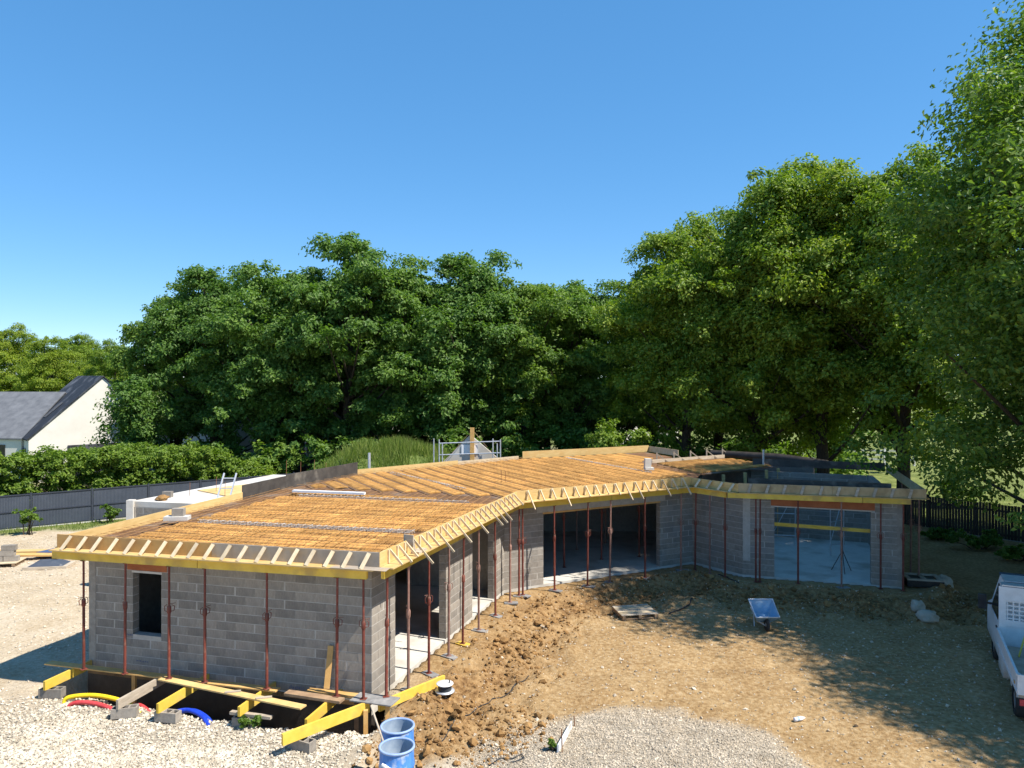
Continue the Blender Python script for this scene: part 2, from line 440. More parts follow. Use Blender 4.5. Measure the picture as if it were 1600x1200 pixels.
HOUSE = [A, B, C, D, E, Fp, F2, E2, V2(8.0, 36.9), V2(7.0, 38.9), V2(0.3, 35.2), BK1, V2(-6.0, 29.8), V2(-7.6, 26)]
def inside(x, y, poly):
    r = np.zeros(np.shape(x), bool)
    n = len(poly)
    for i in range(n):
        p, q = poly[i], poly[(i + 1) % n]
        c = ((p.y > y) != (q.y > y)) & (x < (q.x - p.x) * (y - p.y) / (q.y - p.y + 1e-12) + p.x)
        r ^= c
    return r
def court_d(x, y):
    return np.minimum.reduce([seg_dist(x, y, B, C), seg_dist(x, y, C, D), seg_dist(x, y, D, E), seg_dist(x, y, E, Fp)])
def front_coords(x, y):
    d = (B - A).normalized(); n = Vector((d.y, -d.x, 0))
    s = (x - A.x) * d.x + (y - A.y) * d.y
    t = (x - A.x) * n.x + (y - A.y) * n.y
    return s, t
def ground_z(x, y):
    x = np.asarray(x, float); y = np.asarray(y, float)
    z = np.full(np.broadcast(x, y).shape, -0.22)
    s, t = front_coords(x, y)
    court = (s > 7.3) | (t < -1)
    court = court & (x > -3.5) & (y < 34) & (x < 40)
    dc = court_d(x, y)
    bank = sstep(1.0, 2.3, dc + 0.35 * (vnoise(x, y, 0.9, 3) - 0.5))
    zc = -0.05 + bank * -0.26
    zc = zc + np.where(dc < 3.2, 0.26 * (vnoise(x, y, 1.5, 1) - 0.5) + 0.18 * (vnoise(x, y, 3.3, 2) - 0.5) + 0.10 * (vnoise(x, y, 7.1, 4) - 0.5), 0) * sstep(0.5, 1.1, dc)
    w = sstep(-3.6, -2.6, x) * court
    z = z * (1 - w) + zc * w
    # trench along the front wall
    tr = (1 - sstep(0.72, 1.15, t + 0.3 * (vnoise(x, y, 1.7, 5) - 0.5))) * sstep(-0.7, -0.3, s) * (1 - sstep(7.3, 8.0, s)) * (t > -0.6)
    z = z - 0.6 * tr
    # rolling ground and small relief
    z = z + 0.05 * (vnoise(x, y, 0.5, 7) - 0.5) + 0.03 * (vnoise(x, y, 1.9, 8) - 0.5) + 0.018 * (vnoise(x, y, 6.0, 9) - 0.5)
    # left yard rises a little toward the fence
    z = z + 0.10 * sstep(-11.5, -16, x) * (y < 34)
    for off in (-0.8, 0.8):
        rx_ = 10.6 + off - 0.055 * (y - 15.5) ** 2 * 0.35 + 0.42 * (y - 15.5)
        z = z - 0.045 * np.exp(-((x - rx_) / 0.17) ** 2) * (y < 22) * (x > 5)
        ry_ = 17.6 + off + 0.10 * (x - 4) - 0.02 * (x - 4) ** 2
        z = z - 0.05 * np.exp(-((y - ry_) / 0.17) ** 2) * sstep(0.8, 2.0, x) * (1 - sstep(9, 11, x))
    # fine gravel heap at the bottom
    h = np.clip(1 - ((x - 2.5) / 3.4) ** 2 - ((y - 12.6) / 3.3) ** 2, 0, 1)
    z = z + 0.22 * np.sqrt(h)
    # soil heap at near corner, right of barrels
    h2 = np.clip(1 - ((x + 1.2) / 1.5) ** 2 - ((y - 14.8) / 1.2) ** 2, 0, 1)
    z = z + 0.10 * h2
    z = np.where(inside(x, y, HOUSE), -0.9, z)
    return z
def gz(x, y): return float(ground_z(np.array([x]), np.array([y]))[0])

def axis_pts(lo, a, b, hi, step):
    core = np.arange(a, b + step / 2, step)
    left = a - np.geomspace(step, a - lo, 34)
    right = b + np.geomspace(step, hi - b, 34)
    return np.concatenate([left[::-1], core, right])
gx = axis_pts(-420, -26, 24, 420, 0.13)
gy = axis_pts(-25, 11, 34, 900, 0.12)
GX, GY = np.meshgrid(gx, gy)
GZ = ground_z(GX, GY)
nx, ny = len(gx), len(gy)
gv = np.stack([GX.ravel(), GY.ravel(), GZ.ravel()], 1)
idx = np.arange(nx * ny).reshape(ny, nx)
quads = np.stack([idx[:-1, :-1], idx[:-1, 1:], idx[1:, 1:], idx[1:, :-1]], -1).reshape(-1, 4)
def np_mesh(name, verts, faces, smooth=False):
    k = faces.shape[1]
    me = bpy.data.meshes.new(name)
    me.vertices.add(len(verts)); me.loops.add(faces.size); me.polygons.add(len(faces))
    me.vertices.foreach_set('co', verts.astype(np.float32).ravel())
    me.loops.foreach_set('vertex_index', faces.astype(np.int32).ravel())
    me.polygons.foreach_set('loop_start', np.arange(0, faces.size, k, dtype=np.int32))
    me.polygons.foreach_set('use_smooth', np.full(len(faces), smooth))
    me.update(calc_edges=True)
    return me
gm = np_mesh('ground', gv, quads, True)
# what the ground is made of: R pale gravel, G ochre soil, B grass / leaf litter ; rest is sandy beige
def kinds(x, y):
    s, t = front_coords(x, y)
    n = vnoise(x, y, 0.8, 21) * 0.6 + vnoise(x, y, 2.6, 22) * 0.4 - 0.5
    soil = sstep(-3.0, -2.2, x + 1.2 * n) * (t < 3.3) * (y < 50)
    soil = np.maximum(soil, sstep(-2.2, -1.6, x + 0.8 * n) * sstep(13.0, 13.7, y + 0.6 * n))
    heap = np.clip(1 - ((x - 2.5) / 3.5) ** 2 - ((y - 12.7) / 3.35) ** 2 + 0.75 * n, -1, 1)
    heap = sstep(-0.15, 0.45, heap) * (0.8 + 0.2 * sstep(0.3, 0.6, vnoise(x, y, 3.5, 61)))
    heap = np.maximum(heap, (1 - sstep(13.7, 14.3, y + 0.8 * n - 0.35 * (x + 1.5))) * sstep(-2.8, -2.0, x) * (x < 3))
    soil = soil * (1 - heap)
    grav = (1 - sstep(4.3, 5.4, t + 1.2 * n)) * (t > 0.2) * sstep(0.1, 1.6, s + 2.2 * n + 0.7) * (1 - sstep(7.2, 8.2, s + 0.9 * n)) * (y > 10)
    grav = np.maximum(grav, heap)
    grass = np.maximum.reduce([sstep(36.5, 39, y + 2 * n), sstep(-0.4, 0.8, (x - 15.2) * 0.774 + (y - 41.2) * 0.633 + 0.6 * n) * (x > 12), sstep(-0.2, 0.4, (x + 22.8) * 0.0 - 1)])
    # strip of rough grass in front of the steel fence
    fx = (x + 22.8) * 0.59 - (y - 35.2) * 0.807
    grass = np.maximum(grass, (1 - sstep(0.8, 2.4, np.abs(fx) + 1.4 * n)) * (x < -8))
    grass = np.maximum(grass, sstep(0, 1.5, -fx) * (x < -6) * (y > 28))
    wood = sstep(37, 42, y + 1.5 * n) * (1 - sstep(16.5, 20, x - 0.25 * (y - 45) + n)) * (1 - sstep(70, 78, y)) * sstep(-34, -28, x + 0 * y) 
    return grav, soil * (1 - grass), np.clip(grass, 0, 1) * (1 - 0.999 * wood) + 0.0 * wood, wood
kr, kg, kb, kw = kinds(GX.ravel(), GY.ravel())
ca = gm.color_attributes.new('kind', 'FLOAT_COLOR', 'POINT')
cd = np.stack([kr * (1 - kw), kg * (1 - kw), kb, kw], 1).astype(np.float32)
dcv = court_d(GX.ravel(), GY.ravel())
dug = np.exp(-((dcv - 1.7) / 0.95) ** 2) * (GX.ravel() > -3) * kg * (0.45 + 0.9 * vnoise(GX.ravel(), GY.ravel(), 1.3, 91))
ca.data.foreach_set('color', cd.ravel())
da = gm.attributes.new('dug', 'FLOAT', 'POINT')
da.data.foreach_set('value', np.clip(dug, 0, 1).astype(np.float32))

m, nt, p, out = new_mat('yard_ground')
tc = nt.nodes.new('ShaderNodeTexCoord')
at = N(nt, 'ShaderNodeAttribute', attribute_name='kind')
sep = nt.nodes.new('ShaderNodeSeparateColor')
nt.links.new(at.outputs['Color'], sep.inputs[0])
def gnoise(scale, detail=6.0, rough=0.6):
    n = N(nt, 'ShaderNodeTexNoise', Scale=scale, Detail=detail, Roughness=rough)
    nt.links.new(tc.outputs['Object'], n.inputs['Vector'])
    return n.outputs[0]
sand = mixc(nt, 0.5, ramp(nt, gnoise(0.7), [(0.3, (0.37, 0.27, 0.155)), (0.5, (0.50, 0.395, 0.265)), (0.7, (0.60, 0.505, 0.375))]),
            ramp(nt, gnoise(11), [(0.35, (0.34, 0.26, 0.165)), (0.62, (0.60, 0.505, 0.375))]))
grav = ramp(nt, gnoise(24, 3.0), [(0.35, (0.27, 0.225, 0.165)), (0.6, (0.47, 0.405, 0.315))])
soilc = mixc(nt, 0.55, ramp(nt, gnoise(0.9), [(0.3, (0.24, 0.145, 0.062)), (0.5, (0.37, 0.24, 0.11)), (0.7, (0.49, 0.345, 0.18))]),
             ramp(nt, gnoise(9), [(0.33, (0.18, 0.10, 0.042)), (0.5, (0.38, 0.245, 0.115)), (0.68, (0.56, 0.42, 0.25))]))
grassc = ramp(nt, gnoise(1.4), [(0.3, (0.10, 0.115, 0.03)), (0.5, (0.15, 0.18, 0.05)), (0.72, (0.24, 0.25, 0.08))])
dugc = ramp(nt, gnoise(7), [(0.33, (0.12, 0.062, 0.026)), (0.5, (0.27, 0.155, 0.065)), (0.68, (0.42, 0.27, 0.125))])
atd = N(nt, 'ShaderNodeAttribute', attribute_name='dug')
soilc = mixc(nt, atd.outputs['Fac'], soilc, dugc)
c = mixc(nt, sep.outputs[1], sand, soilc)
c = mixc(nt, sep.outputs[0], c, grav)
c = mixc(nt, sep.outputs[2], c, grassc)
litter = ramp(nt, gnoise(2.2), [(0.3, (0.035, 0.028, 0.016)), (0.7, (0.075, 0.065, 0.032))])
c = mixc(nt, at.outputs['Alpha'], c, litter)
vor = N(nt, 'ShaderNodeTexVoronoi', Scale=13.0)
nt.links.new(tc.outputs['Object'], vor.inputs['Vector'])
peb = ramp(nt, vor.outputs['Distance'], [(0.10, (1, 1, 1)), (0.20, (0, 0, 0))])
c = mixc(nt, mixc(nt, 1.0, peb, ramp(nt, gnoise(3.0), [(0.5, (0, 0, 0)), (0.66, (0.55, 0.55, 0.55))]), 'MULTIPLY'), c, (0.50, 0.43, 0.32))
nt.links.new(c, p.inputs['Base Color'])
p.inputs['Roughness'].default_value = 0.95
p.inputs['Specular IOR Level'].default_value = 0.1
b1 = N(nt, 'ShaderNodeBump', Strength=0.9, Distance=0.06)
nt.links.new(gnoise(14, 8.0, 0.7), b1.inputs['Height'])
nt.links.new(b1.outputs[0], p.inputs['Normal'])
gm.materials.append(m)
ground = bpy.data.objects.new('ground', gm)
col.objects.link(ground)
ground['kind'] = 'structure'

# loose stones and clods -------------------------------------------------------
ICO_V = []
ph = (1 + 5 ** 0.5) / 2
for a in (-1, 1):
    for b in (-ph, ph):
        ICO_V += [(0, a, b), (a, b, 0), (b, 0, a)]
ICO_V = np.array(ICO_V) / math.hypot(1, ph)
def hull_faces(v):
    fs = []
    n = len(v)
    for i in range(n):
        for j in range(n):
            for k in range(n):
                if i < j and i < k and j != k:
                    nn = np.cross(v[j] - v[i], v[k] - v[i])
                    if np.dot(nn, v[i]) > 1e-6 and np.all((v - v[i]) @ nn < 1e-6):
                        fs.append((i, j, k))
    return np.array(fs)
ICO_F = hull_faces(ICO_V)
OCT_V = np.array([(1, 0, 0), (-1, 0, 0), (0, 1, 0), (0, -1, 0), (0, 0, 1), (0, 0, -1)], float)
OCT_F = hull_faces(OCT_V)
def scatter(name, xy, size, mat, label, cat, base='ico', flat=0.7, sink=0.25, jag=0.28):
    bv, bf = (ICO_V, ICO_F) if base == 'ico' else (OCT_V, OCT_F)
    n = len(xy); k = len(bv)
    v = bv[None] * (1 + jag * rng.uniform(-1, 1, (n, k, 1)))
    v = v * rng.uniform(0.65, 1.25, (n, 1, 3)) * np.array([1, 1, flat])
    a = rng.uniform(0, 2 * np.pi, n); ca_, sa = np.cos(a), np.sin(a)
    tilt = rng.normal(0, 0.5, n); ct, st = np.cos(tilt), np.sin(tilt)
    x, y, z = v[..., 0], v[..., 1], v[..., 2]
    y, z = y * ct[:, None] - z * st[:, None], y * st[:, None] + z * ct[:, None]
    x, y = x * ca_[:, None] - y * sa[:, None], x * sa[:, None] + y * ca_[:, None]
    v = np.stack([x, y, z], -1) * size[:, None, None]
    g = ground_z(xy[:, 0], xy[:, 1])
    v[..., 0] += xy[:, 0:1]; v[..., 1] += xy[:, 1:2]; v[..., 2] += (g + size * flat * (1 - 2 * sink))[:, None]
    fs = (bf[None] + (np.arange(n) * k)[:, None, None]).reshape(-1, 3)
    me = np_mesh(name, v.reshape(-1, 3), fs)
    me.materials.append(mat)
    o = bpy.data.objects.new(name, me)
    col.objects.link(o)
    return tag(o, label, cat, kind='stuff')
def sample(n, x0, x1, y0, y1, keep):
    xy = rng.uniform((x0, y0), (x1, y1), (n, 2))
    k = keep(xy[:, 0], xy[:, 1])
    return xy[rng.uniform(0, 1, n) < k]
hx = lambda x, y: ~inside(x, y, HOUSE)
def k_grav(x, y):
    s, t = front_coords(x, y)
    return np.where(x < -2.2, kinds(x, y)[0], 0) * hx(x, y) * (t > 0.95) * (0.35 + 0.65 * sstep(0.35, 0.6, vnoise(x, y, 0.8, 31)))
xy = sample(60000, -13, -1.8, 12.6, 17.6, k_grav)
scatter('limestone_gravel', xy, rng.uniform(0.016, 0.042, len(xy)), M['stone'], 'pale limestone gravel spread before the front wall', 'gravel', 'oct')
xy = sample(24000, -1.2, 6.2, 12.6, 16.3, lambda x, y: np.where(x > -2.2, kinds(x, y)[0], 0))
scatter('fine_gravel', xy, rng.uniform(0.010, 0.026, len(xy)), M['pebble'], 'fine beige gravel heaped in the near foreground', 'gravel', 'oct')
def k_clod(x, y):
    dc = court_d(x, y)
    s, t = front_coords(x, y)
    ok = hx(x, y) & (x > -2.9) & ((s > 7.5) | (t < 0)) & (dc > 0.35)
    pocket = np.clip(1 - ((x + 0.9) / 2.0) ** 2 - ((y - 15.2) / 1.9) ** 2, 0, 1)
    band = np.exp(-((dc - 1.9) / 0.75) ** 2)
    return ok * np.clip(np.maximum(band, 1.5 * pocket) * (0.25 + 1.1 * vnoise(x, y, 1.1, 41)), 0, 1)
xy = sample(60000, -3, 15, 13, 27.5, k_clod)
scatter('soil_clods', xy, np.clip(rng.lognormal(-4.05, 0.65, len(xy)), 0.006, 0.12), M['soil'], 'clods of dug ochre soil along the courtyard bank', 'soil', 'ico', 0.75)
def k_court(x, y):
    return (hx(x, y) & (court_d(x, y) > 0.5) & (x > -2)) * kinds(x, y)[1] * 0.8
xy = sample(9000, -2, 15, 13, 27, k_court)
scatter('courtyard_stones', xy, np.clip(rng.lognormal(-4.1, 0.45, len(xy)), 0.008, 0.06), M['pebble'], 'small pale stones scattered over the courtyard soil', 'stones', 'oct')
def k_left(x, y):
    s, t = front_coords(x, y)
    return (hx(x, y) & (s < 1.0)) * (1 - kinds(x, y)[2]) * (0.2 + 0.8 * vnoise(x, y, 0.7, 51))
xy = sample(16000, -22, -9, 12.8, 33, k_left)
scatter('yard_stones', xy, np.clip(rng.lognormal(-3.9, 0.4, len(xy)), 0.01, 0.06), M['stone'], 'loose stones strewn over the sandy left yard', 'stones', 'oct')

# ------------------------------------------------------------------ the house under construction
house = thing('house_under_construction', 'unfinished grey block house with an orange slab deck under way', 'house', (0, 20, 0))
HO = OFF[house.name]
fl = MB().prism([(p.x, p.y) for p in HOUSE], -0.30, 0.0)
part('floor_slab', fl, M['concrete'], house)

unit = MB().box((0, 0, 0), (1.0, 0.2, 0.184))
unit_me = mesh_of(unit, name='block'); unit_me.materials.append(M['block'])
NB = [0]
WT = 0.2
def wall(P, Q, H, openings=(), name='wall', detail=True, phase=0.0, mat=None, lintels=()):
    """blockwork from P to Q (outer face on the right-hand side); openings (s0, s1, z0, z1)"""
    d = (Q - P); L = d.length; d.normalize()
    n = Vector((d.y, -d.x, 0))
    ang = math.atan2(d.y, d.x)
    core = MB()
    rec = 0.003
    cuts = sorted(set([0.0, L] + [max(0, o[0] - rec) for o in openings] + [min(L, o[1] + rec) for o in openings]))
    R = Matrix.Rotation(ang, 3, 'Z')
    th = WT - 2 * rec if detail else WT
    def slab(s0, s1, z0, z1):
        if s1 - s0 < 0.005 or z1 - z0 < 0.005: return
        c = P + d * ((s0 + s1) / 2) - n * (WT / 2)
        core.box((c.x, c.y, (z0 + z1) / 2), (s1 - s0, th, z1 - z0), R)
    for a, b in zip(cuts[:-1], cuts[1:]):
        mid = (a + b) / 2
        ops = sorted([o for o in openings if o[0] - rec <= mid <= o[1] + rec], key=lambda o: o[2])
        z = 0.0
        for o in ops:
            slab(a, b, z, max(0, o[2] - rec) if o[2] > 0 else 0)
            z = o[3] + rec
        slab(a, b, z, H)
    w = part(name, core, (M['mortar'] if detail else (mat or M['block'])), house)
    if not detail:
        return w
    rest = MB()
    nc = int(round(H / 0.2))
    for k in range(nc):
        z0 = k * 0.2; z1 = z0 + 0.2
        spans = [(0.0, L)]
        for o in list(openings) + list(lintels):
            if o[2] < z1 - 0.06 and o[3] > z0 + 0.06:
                ns = []
                for (a, b) in spans:
                    if o[0] > a: ns.append((a, min(b, o[0])))
                    if o[1] < b: ns.append((max(a, o[1]), b))
                spans = [q for q in ns if q[1] - q[0] > 0.03]
        for (a, b) in spans:
            s = a
            first = True
            while s < b - 0.02:
                if first:
                    e = 0.5 * (math.floor((s + phase + (k % 2) * 0.25 + random.choice((0, 0, 0.1))) / 0.5) + 1) - phase - (k % 2) * 0.25
                    if e - s < 0.12: e += 0.5
                    first = False
                else:
                    e = s + 0.5
                if b - e < 0.12: e = b
                e = min(e, b)
                gap = 0.004 if random.random() < 0.80 else 0.035
                l = e - s - (gap if e < b - 0.01 else 0)
                c = P + d * (s + l / 2) - n * (WT / 2 - random.uniform(-0.0025, 0.0025))
                zc = z0 + 0.1 - 0.0
                hz = min(z1, H) - z0
                if NB[0] < 300:
                    o = bpy.data.objects.new('block', unit_me)
                    col.objects.link(o)
                    o.parent = w
                    o.location = (c.x - HO.x, c.y - HO.y, zc - HO.z)
                    o.rotation_euler = (0, 0, ang)
                    o.scale = (l, 1, 1)
                    NB[0] += 1
                else:
                    rest.box((c.x, c.y, zc), (l, WT, 0.184), R)
                s = e
    if rest.v:
        o = part('blockwork', rest, M['block_far'], w)
        o['kind'] = 'stuff'
    return w
M['block_far'] = noisy('concrete_block_far', (0.235, 0.208, 0.178), (0.335, 0.30, 0.255), 9, 0.95, 0.35, 90, island=0.14, spec=0.15, stain=((0.24, 0.23, 0.215), 1.3))

def s_at(px, P, Q):
    return (ray_line(px, P, Q) - P).length
H = 2.8
# front wall with its small window
w0, w1 = s_at(207.5, A, B), s_at(252, A, B)
fw = wall(A, B, H, [(w0, w1, 0.9, 2.4)], lintels=[(w0 - 0.16, w1 + 0.16, 2.4, 2.8)])
def on_wall(P, Q, s, out=0.0):
    d = (Q - P).normalized(); n = Vector((d.y, -d.x, 0))
    return P + d * s + n * out
def wall_box(mb, P, Q, s0, s1, z0, z1, o0, o1):
    d = (Q - P).normalized(); n = Vector((d.y, -d.x, 0))
    c = P + d * ((s0 + s1) / 2) + n * ((o0 + o1) / 2)
    mb.box((c.x, c.y, (z0 + z1) / 2), (s1 - s0, abs(o1 - o0), z1 - z0), Matrix.Rotation(math.atan2(d.y, d.x), 3, 'Z'))
    return mb
lt = part('lintel', wall_box(MB(), A, B, w0 - 0.155, w1 + 0.155, 2.405, 2.803, -0.202, 0.004), M['lintel'], house, label='terracotta coloured box lintel over the small window')
# faint print on the lintel: a downward triangle and a run of worn marks
pr = MB()
dAB = (B - A).normalized(); nAB = Vector((dAB.y, -dAB.x, 0))
def print_quad(mb, P, Q, s0, s1, z0, z1, o):
    a = on_wall(P, Q, s0, o); b = on_wall(P, Q, s1, o)
    mb.add([(a.x, a.y, z0), (b.x, b.y, z0), (b.x, b.y, z1), (a.x, a.y, z1)], [(0, 1, 2, 3)])
a = on_wall(A, B, w0 + 0.00, 0.007); b = on_wall(A, B, w0 + 0.08, 0.007); c = on_wall(A, B, w0 + 0.04, 0.007)
pr.add([(a.x, a.y, 2.74), (c.x, c.y, 2.655), (b.x, b.y, 2.74)], [(0, 1, 2)])
s = w0 + 0.12
for wd in (0.03, 0.025, 0.03, 0.012, 0.03, 0.025, 0.03):
    print_quad(pr, A, B, s, s + wd, 2.665, 2.735, 0.007); s += wd + 0.016
part('print', pr, M['ink'], lt)
part('window_head', wall_box(MB(), A, B, w0 - 0.02, w1 + 0.02, 2.35, 2.40, -0.14, 0.012), M['white_concrete'], house)
part('window_sill', wall_box(MB(), A, B, w0 + 0.003, w1 - 0.003, 0.875, 0.905, -0.197, 0.006), M['mortar'], house)
# printed marks on a few blocks of the lowest courses
pr = MB()
for s0, zz, n_, hh in ((5.35, 0.06, 9, 0.10), (1.05, 0.86, 7, 0.05), (1.35, 0.27, 7, 0.05)):
    s = s0
    for k in range(n_):
        wd = random.choice((0.018, 0.03, 0.045))
        print_quad(pr, A, B, s, s + wd, zz + random.uniform(0, 0.02), zz + hh * random.uniform(0.6, 1.0), 0.005); s += wd + 0.014
part('block_print', pr, M['blueink'], fw)
# side wall with two tall openings
o1a, o1b = s_at(617.5, B, C), s_at(696.8, B, C)
o2a, o2b = s_at(738, B, C), s_at(771.6, B, C)
LBC = (C - B).length
wall(B, C, H, [(o1a, o1b, 0, 2.55), (o2a, o2b, 0, 2.55)], phase=0.2)
# long courtyard wall with the wide opening
o3a, o3b = s_at(849, C, D), s_at(1031, C, D)
wall(C, D, H, [(o3a, o3b, 0, 2.36)], lintels=[(o3a - 0.25, o3b + 0.25, 2.36, 2.8)])
part('lintel', wall_box(MB(), C, D, o3a - 0.245, o3b + 0.245, 2.40, 2.803, -0.203, 0.003), M['concrete_lintel'] if 'concrete_lintel' in M else M['mortar'], house, label='long grey concrete lintel over the wide courtyard opening')
part('lintel_form', wall_box(MB(), C, D, o3a - 0.02, o3b + 0.02, 2.34, 2.398, -0.2, 0.012), M['orangewood'], house)
wall(D, E, H, phase=0.1)
o4a, o4b = s_at(1210, E, Fp), s_at(1361, E, Fp)
wall(E, Fp, H, [(o4a, o4b, 0, 2.45)], lintels=[(o4a - 0.12, o4b + 0.12, 2.45, 2.8)])
part('lintel', wall_box(MB(), E, Fp, o4a - 0.115, o4b + 0.115, 2.47, 2.803, -0.202, 0.004), M['lintel'], house, label='terracotta red lintel over the wide garage opening')
part('lintel_edge', wall_box(MB(), E, Fp, o4a - 0.01, o4b + 0.01, 2.43, 2.468, -0.2, 0.012), M['white_concrete'], house)
# pale mortar smear on the corner E
sm = MB()
for k in range(7):
    q = on_wall(D, E, (E - D).length - 0.28 + 0.02 * (k % 3), 0.006)
wall_box(sm, E, Fp, 0.02, 0.26, 0.5, 2.7, 0.001, 0.006)
part('mortar_patch', sm, M['mortar'], house)
# remaining walls
wall(Fp, F2, H, name='garage_side_wall', detail=False)
wall(F2, E2, 2.75, name='garage_back_wall')
wall(E2, V2(8.0, 36.9), H, name='rear_wall', detail=False)
wall(V2(8.0, 36.9), V2(7.0, 38.9), H, name='rear_wall', detail=False)
wall(V2(7.0, 38.9), V2(0.3, 35.2), H, [], name='rear_wall', detail=False)
wall(V2(0.3, 35.2), BK1, H, name='rear_wall', detail=False)
wall(BK1, V2(-6.0, 29.8), H, [(1.5, 3.2, 0.0, 2.3)], name='rear_wall', detail=False)
wall(V2(-6.0, 29.8), V2(-7.6, 26), H, name='rear_wall', detail=False)
wall(V2(-7.6, 26), A, H, name='left_wall', detail=False)
wall(C + Vector((-0.3, 0.1, 0)), V2(-7.5, 25.9), H, [(3.0, 4.0, 0.0, 2.1)], name='light_blocking_partition', detail=False)  # added partition that keeps the rooms behind the tall openings dark
wall(V2(7.0, 28.25), V2(8.6, 33.6), H, name='light_blocking_partition', detail=False)  # unseen wall added to stop sun entering from the open garage
wall(V2(8.2, 33.5), V2(-1.6, 33.55), H, name='light_blocking_partition', detail=False)  # unseen wall added to hold back sun from the rear roof gap
pq = on_wall(A, B, 3.4, -0.21); pr_ = V2(-5.3, 25.25)
wall(pq, pr_, H, name='light_blocking_partition', detail=False)  # added to shut light out of the room behind the small window
pq2 = on_wall(A, B, 3.45, -3.6)
# low wing on the left with its finished slab
wing = [V2(-12.66, 24.64), V2(-8.55, 23.75), V2(-7.2, 30.6), V2(-10.1, 31.4)]
wl = MB().prism([(p.x, p.y) for p in wing], 2.62, 2.80)
part('wing_slab', wl, M['white_concrete'], house)
wall(wing[0], wing[1], 2.62, name='wing_wall')
wall(wing[3], wing[0], 2.62, name='wing_wall', detail=False)
part('wing_corner', MB().box((-12.62, 24.6, 1.4), (0.22, 0.22, 2.9)), M['white_concrete'], house)
# bitumen membrane and brown strip below the front wall
part('membrane', wall_box(MB(), A, B, -0.02, (B - A).length + 0.0, -0.95, -0.02, -0.15, 0.012), M['membrane'], house)
st = part('membrane_strip', wall_box(MB(), A, B, 0.0, (B - A).length, -0.12, -0.03, 0.013, 0.022), M['strip'], house)

def text_part(txt, size, mat, parent, loc, rot):
    cu = bpy.data.curves.new('print', 'FONT')
    cu.body = txt; cu.size = size
    tmp = bpy.data.objects.new('tmp', cu)
    col.objects.link(tmp)
    dg = bpy.context.evaluated_depsgraph_get()
    me = bpy.data.meshes.new_from_object(tmp.evaluated_get(dg))
    bpy.data.objects.remove(tmp)
    me.materials.append(mat)
    o = bpy.data.objects.new('print', me)
    col.objects.link(o)
    o.parent = parent
    o.location = loc
    o.rotation_euler = rot
    return o
angAB = math.atan2(dAB.y, dAB.x)
for s in (0.75, 2.2, 3.7, 5.0, 5.9):
    q = on_wall(A, B, s, 0.026)
    text_part('DELTA', 0.085, M['ink'], st, (q.x - HO.x, q.y - HO.y, -0.107), (math.pi / 2, 0, angAB))

# ------------------------------------------------------------------ slab deck with its moulded wood infill
R1 = [PL, P0, P1, L2, L1]
R2 = [P1, P2, V2(7.55, 29.9), V2(6.3, 33.9), V2(7.9, 36.6), V2(7.0, 38.9), BK2, BK1, L3, L2]
R3 = [V2(7.5, 29.9), V2(11.7, 32.7), V2(10.3, 36.1), V2(6.3, 33.9)]
def inset_poly(poly, d):
    n = len(poly); out = []
    area = sum(poly[i].x * poly[(i + 1) % n].y - poly[(i + 1) % n].x * poly[i].y for i in range(n))
    sg = 1 if area > 0 else -1
    for i in range(n):
        a, b, c = poly[i - 1], poly[i], poly[(i + 1) % n]
        d1 = (b - a).normalized(); d2 = (c - b).normalized()
        n1 = Vector((-d1.y, d1.x, 0)) * sg; n2 = Vector((-d2.y, d2.x, 0)) * sg
        bis = (n1 + n2)
        bis = bis / max(0.3, bis.dot(n1))
        out.append(b + bis * d)
    return out
dk = MB()
for poly in (R1, R2, R3):
    dk.prism([(p.x, p.y) for p in inset_poly(poly, 0.004 if poly is not R1 else 0.004)], 2.955, 2.99)
deck = part('slab_deck', dk, M['deck'], house)

# one infill piece: ribbed vault, 1.2 m long
def infill_mesh():
    mb = MB(); nr = 10; prof = [(-0.237, 0.0), (-0.232, 0.03), (-0.195, 0.055), (-0.12, 0.070), (0.0, 0.078), (0.12, 0.070), (0.195, 0.055), (0.232, 0.03), (0.237, 0.0)]
    vs = []; k = len(prof)
    xs = []
    for i in range(nr):
        x0 = -0.59 + 1.18 * i / nr; w = 1.18 / nr
        xs += [(x0, 0.62), (x0 + 0.38 * w, 0.62), (x0 + 0.5 * w, 1.0), (x0 + 0.88 * w, 1.0)]
    xs.append((0.59, 0.62))
    for x, sc_ in xs:
        for (y, z) in prof:
            vs.append((x, y * (0.86 + 0.14 * (sc_ > 0.9)), z * sc_))
    fs = []
    for i in range(len(xs) - 1):
        for j in range(k - 1):
            fs.append((i * k + j, (i + 1) * k + j, (i + 1) * k + j + 1, i * k + j + 1))
    fs.append(tuple(range(k))[::-1] if False else tuple(range(k)))
    fs.append(tuple(range((len(xs) - 1) * k, len(xs) * k))[::-1])
    mb.add(vs, fs)
    return mb
inf_me = mesh_of(infill_mesh(), name='infill'); inf_me.materials.append(M['hourdis'])
def row_interval(poly, o, d):
    ts = []
    n = len(poly)
    nrm = Vector((-d.y, d.x, 0))
    for i in range(n):
        p, q = poly[i], poly[(i + 1) % n]
        a = (p - o).dot(nrm); b = (q - o).dot(nrm)
        if (a > 0) != (b > 0):
            t = a / (a - b)
            ts.append((p + (q - p) * t - o).dot(d))
    ts.sort()
    best = None
    for i in range(0, len(ts) - 1, 2):
        if best is None or ts[i + 1] - ts[i] > best[1] - best[0]:
            best = (ts[i], ts[i + 1])
    return best
joists = MB()
NI = [0]
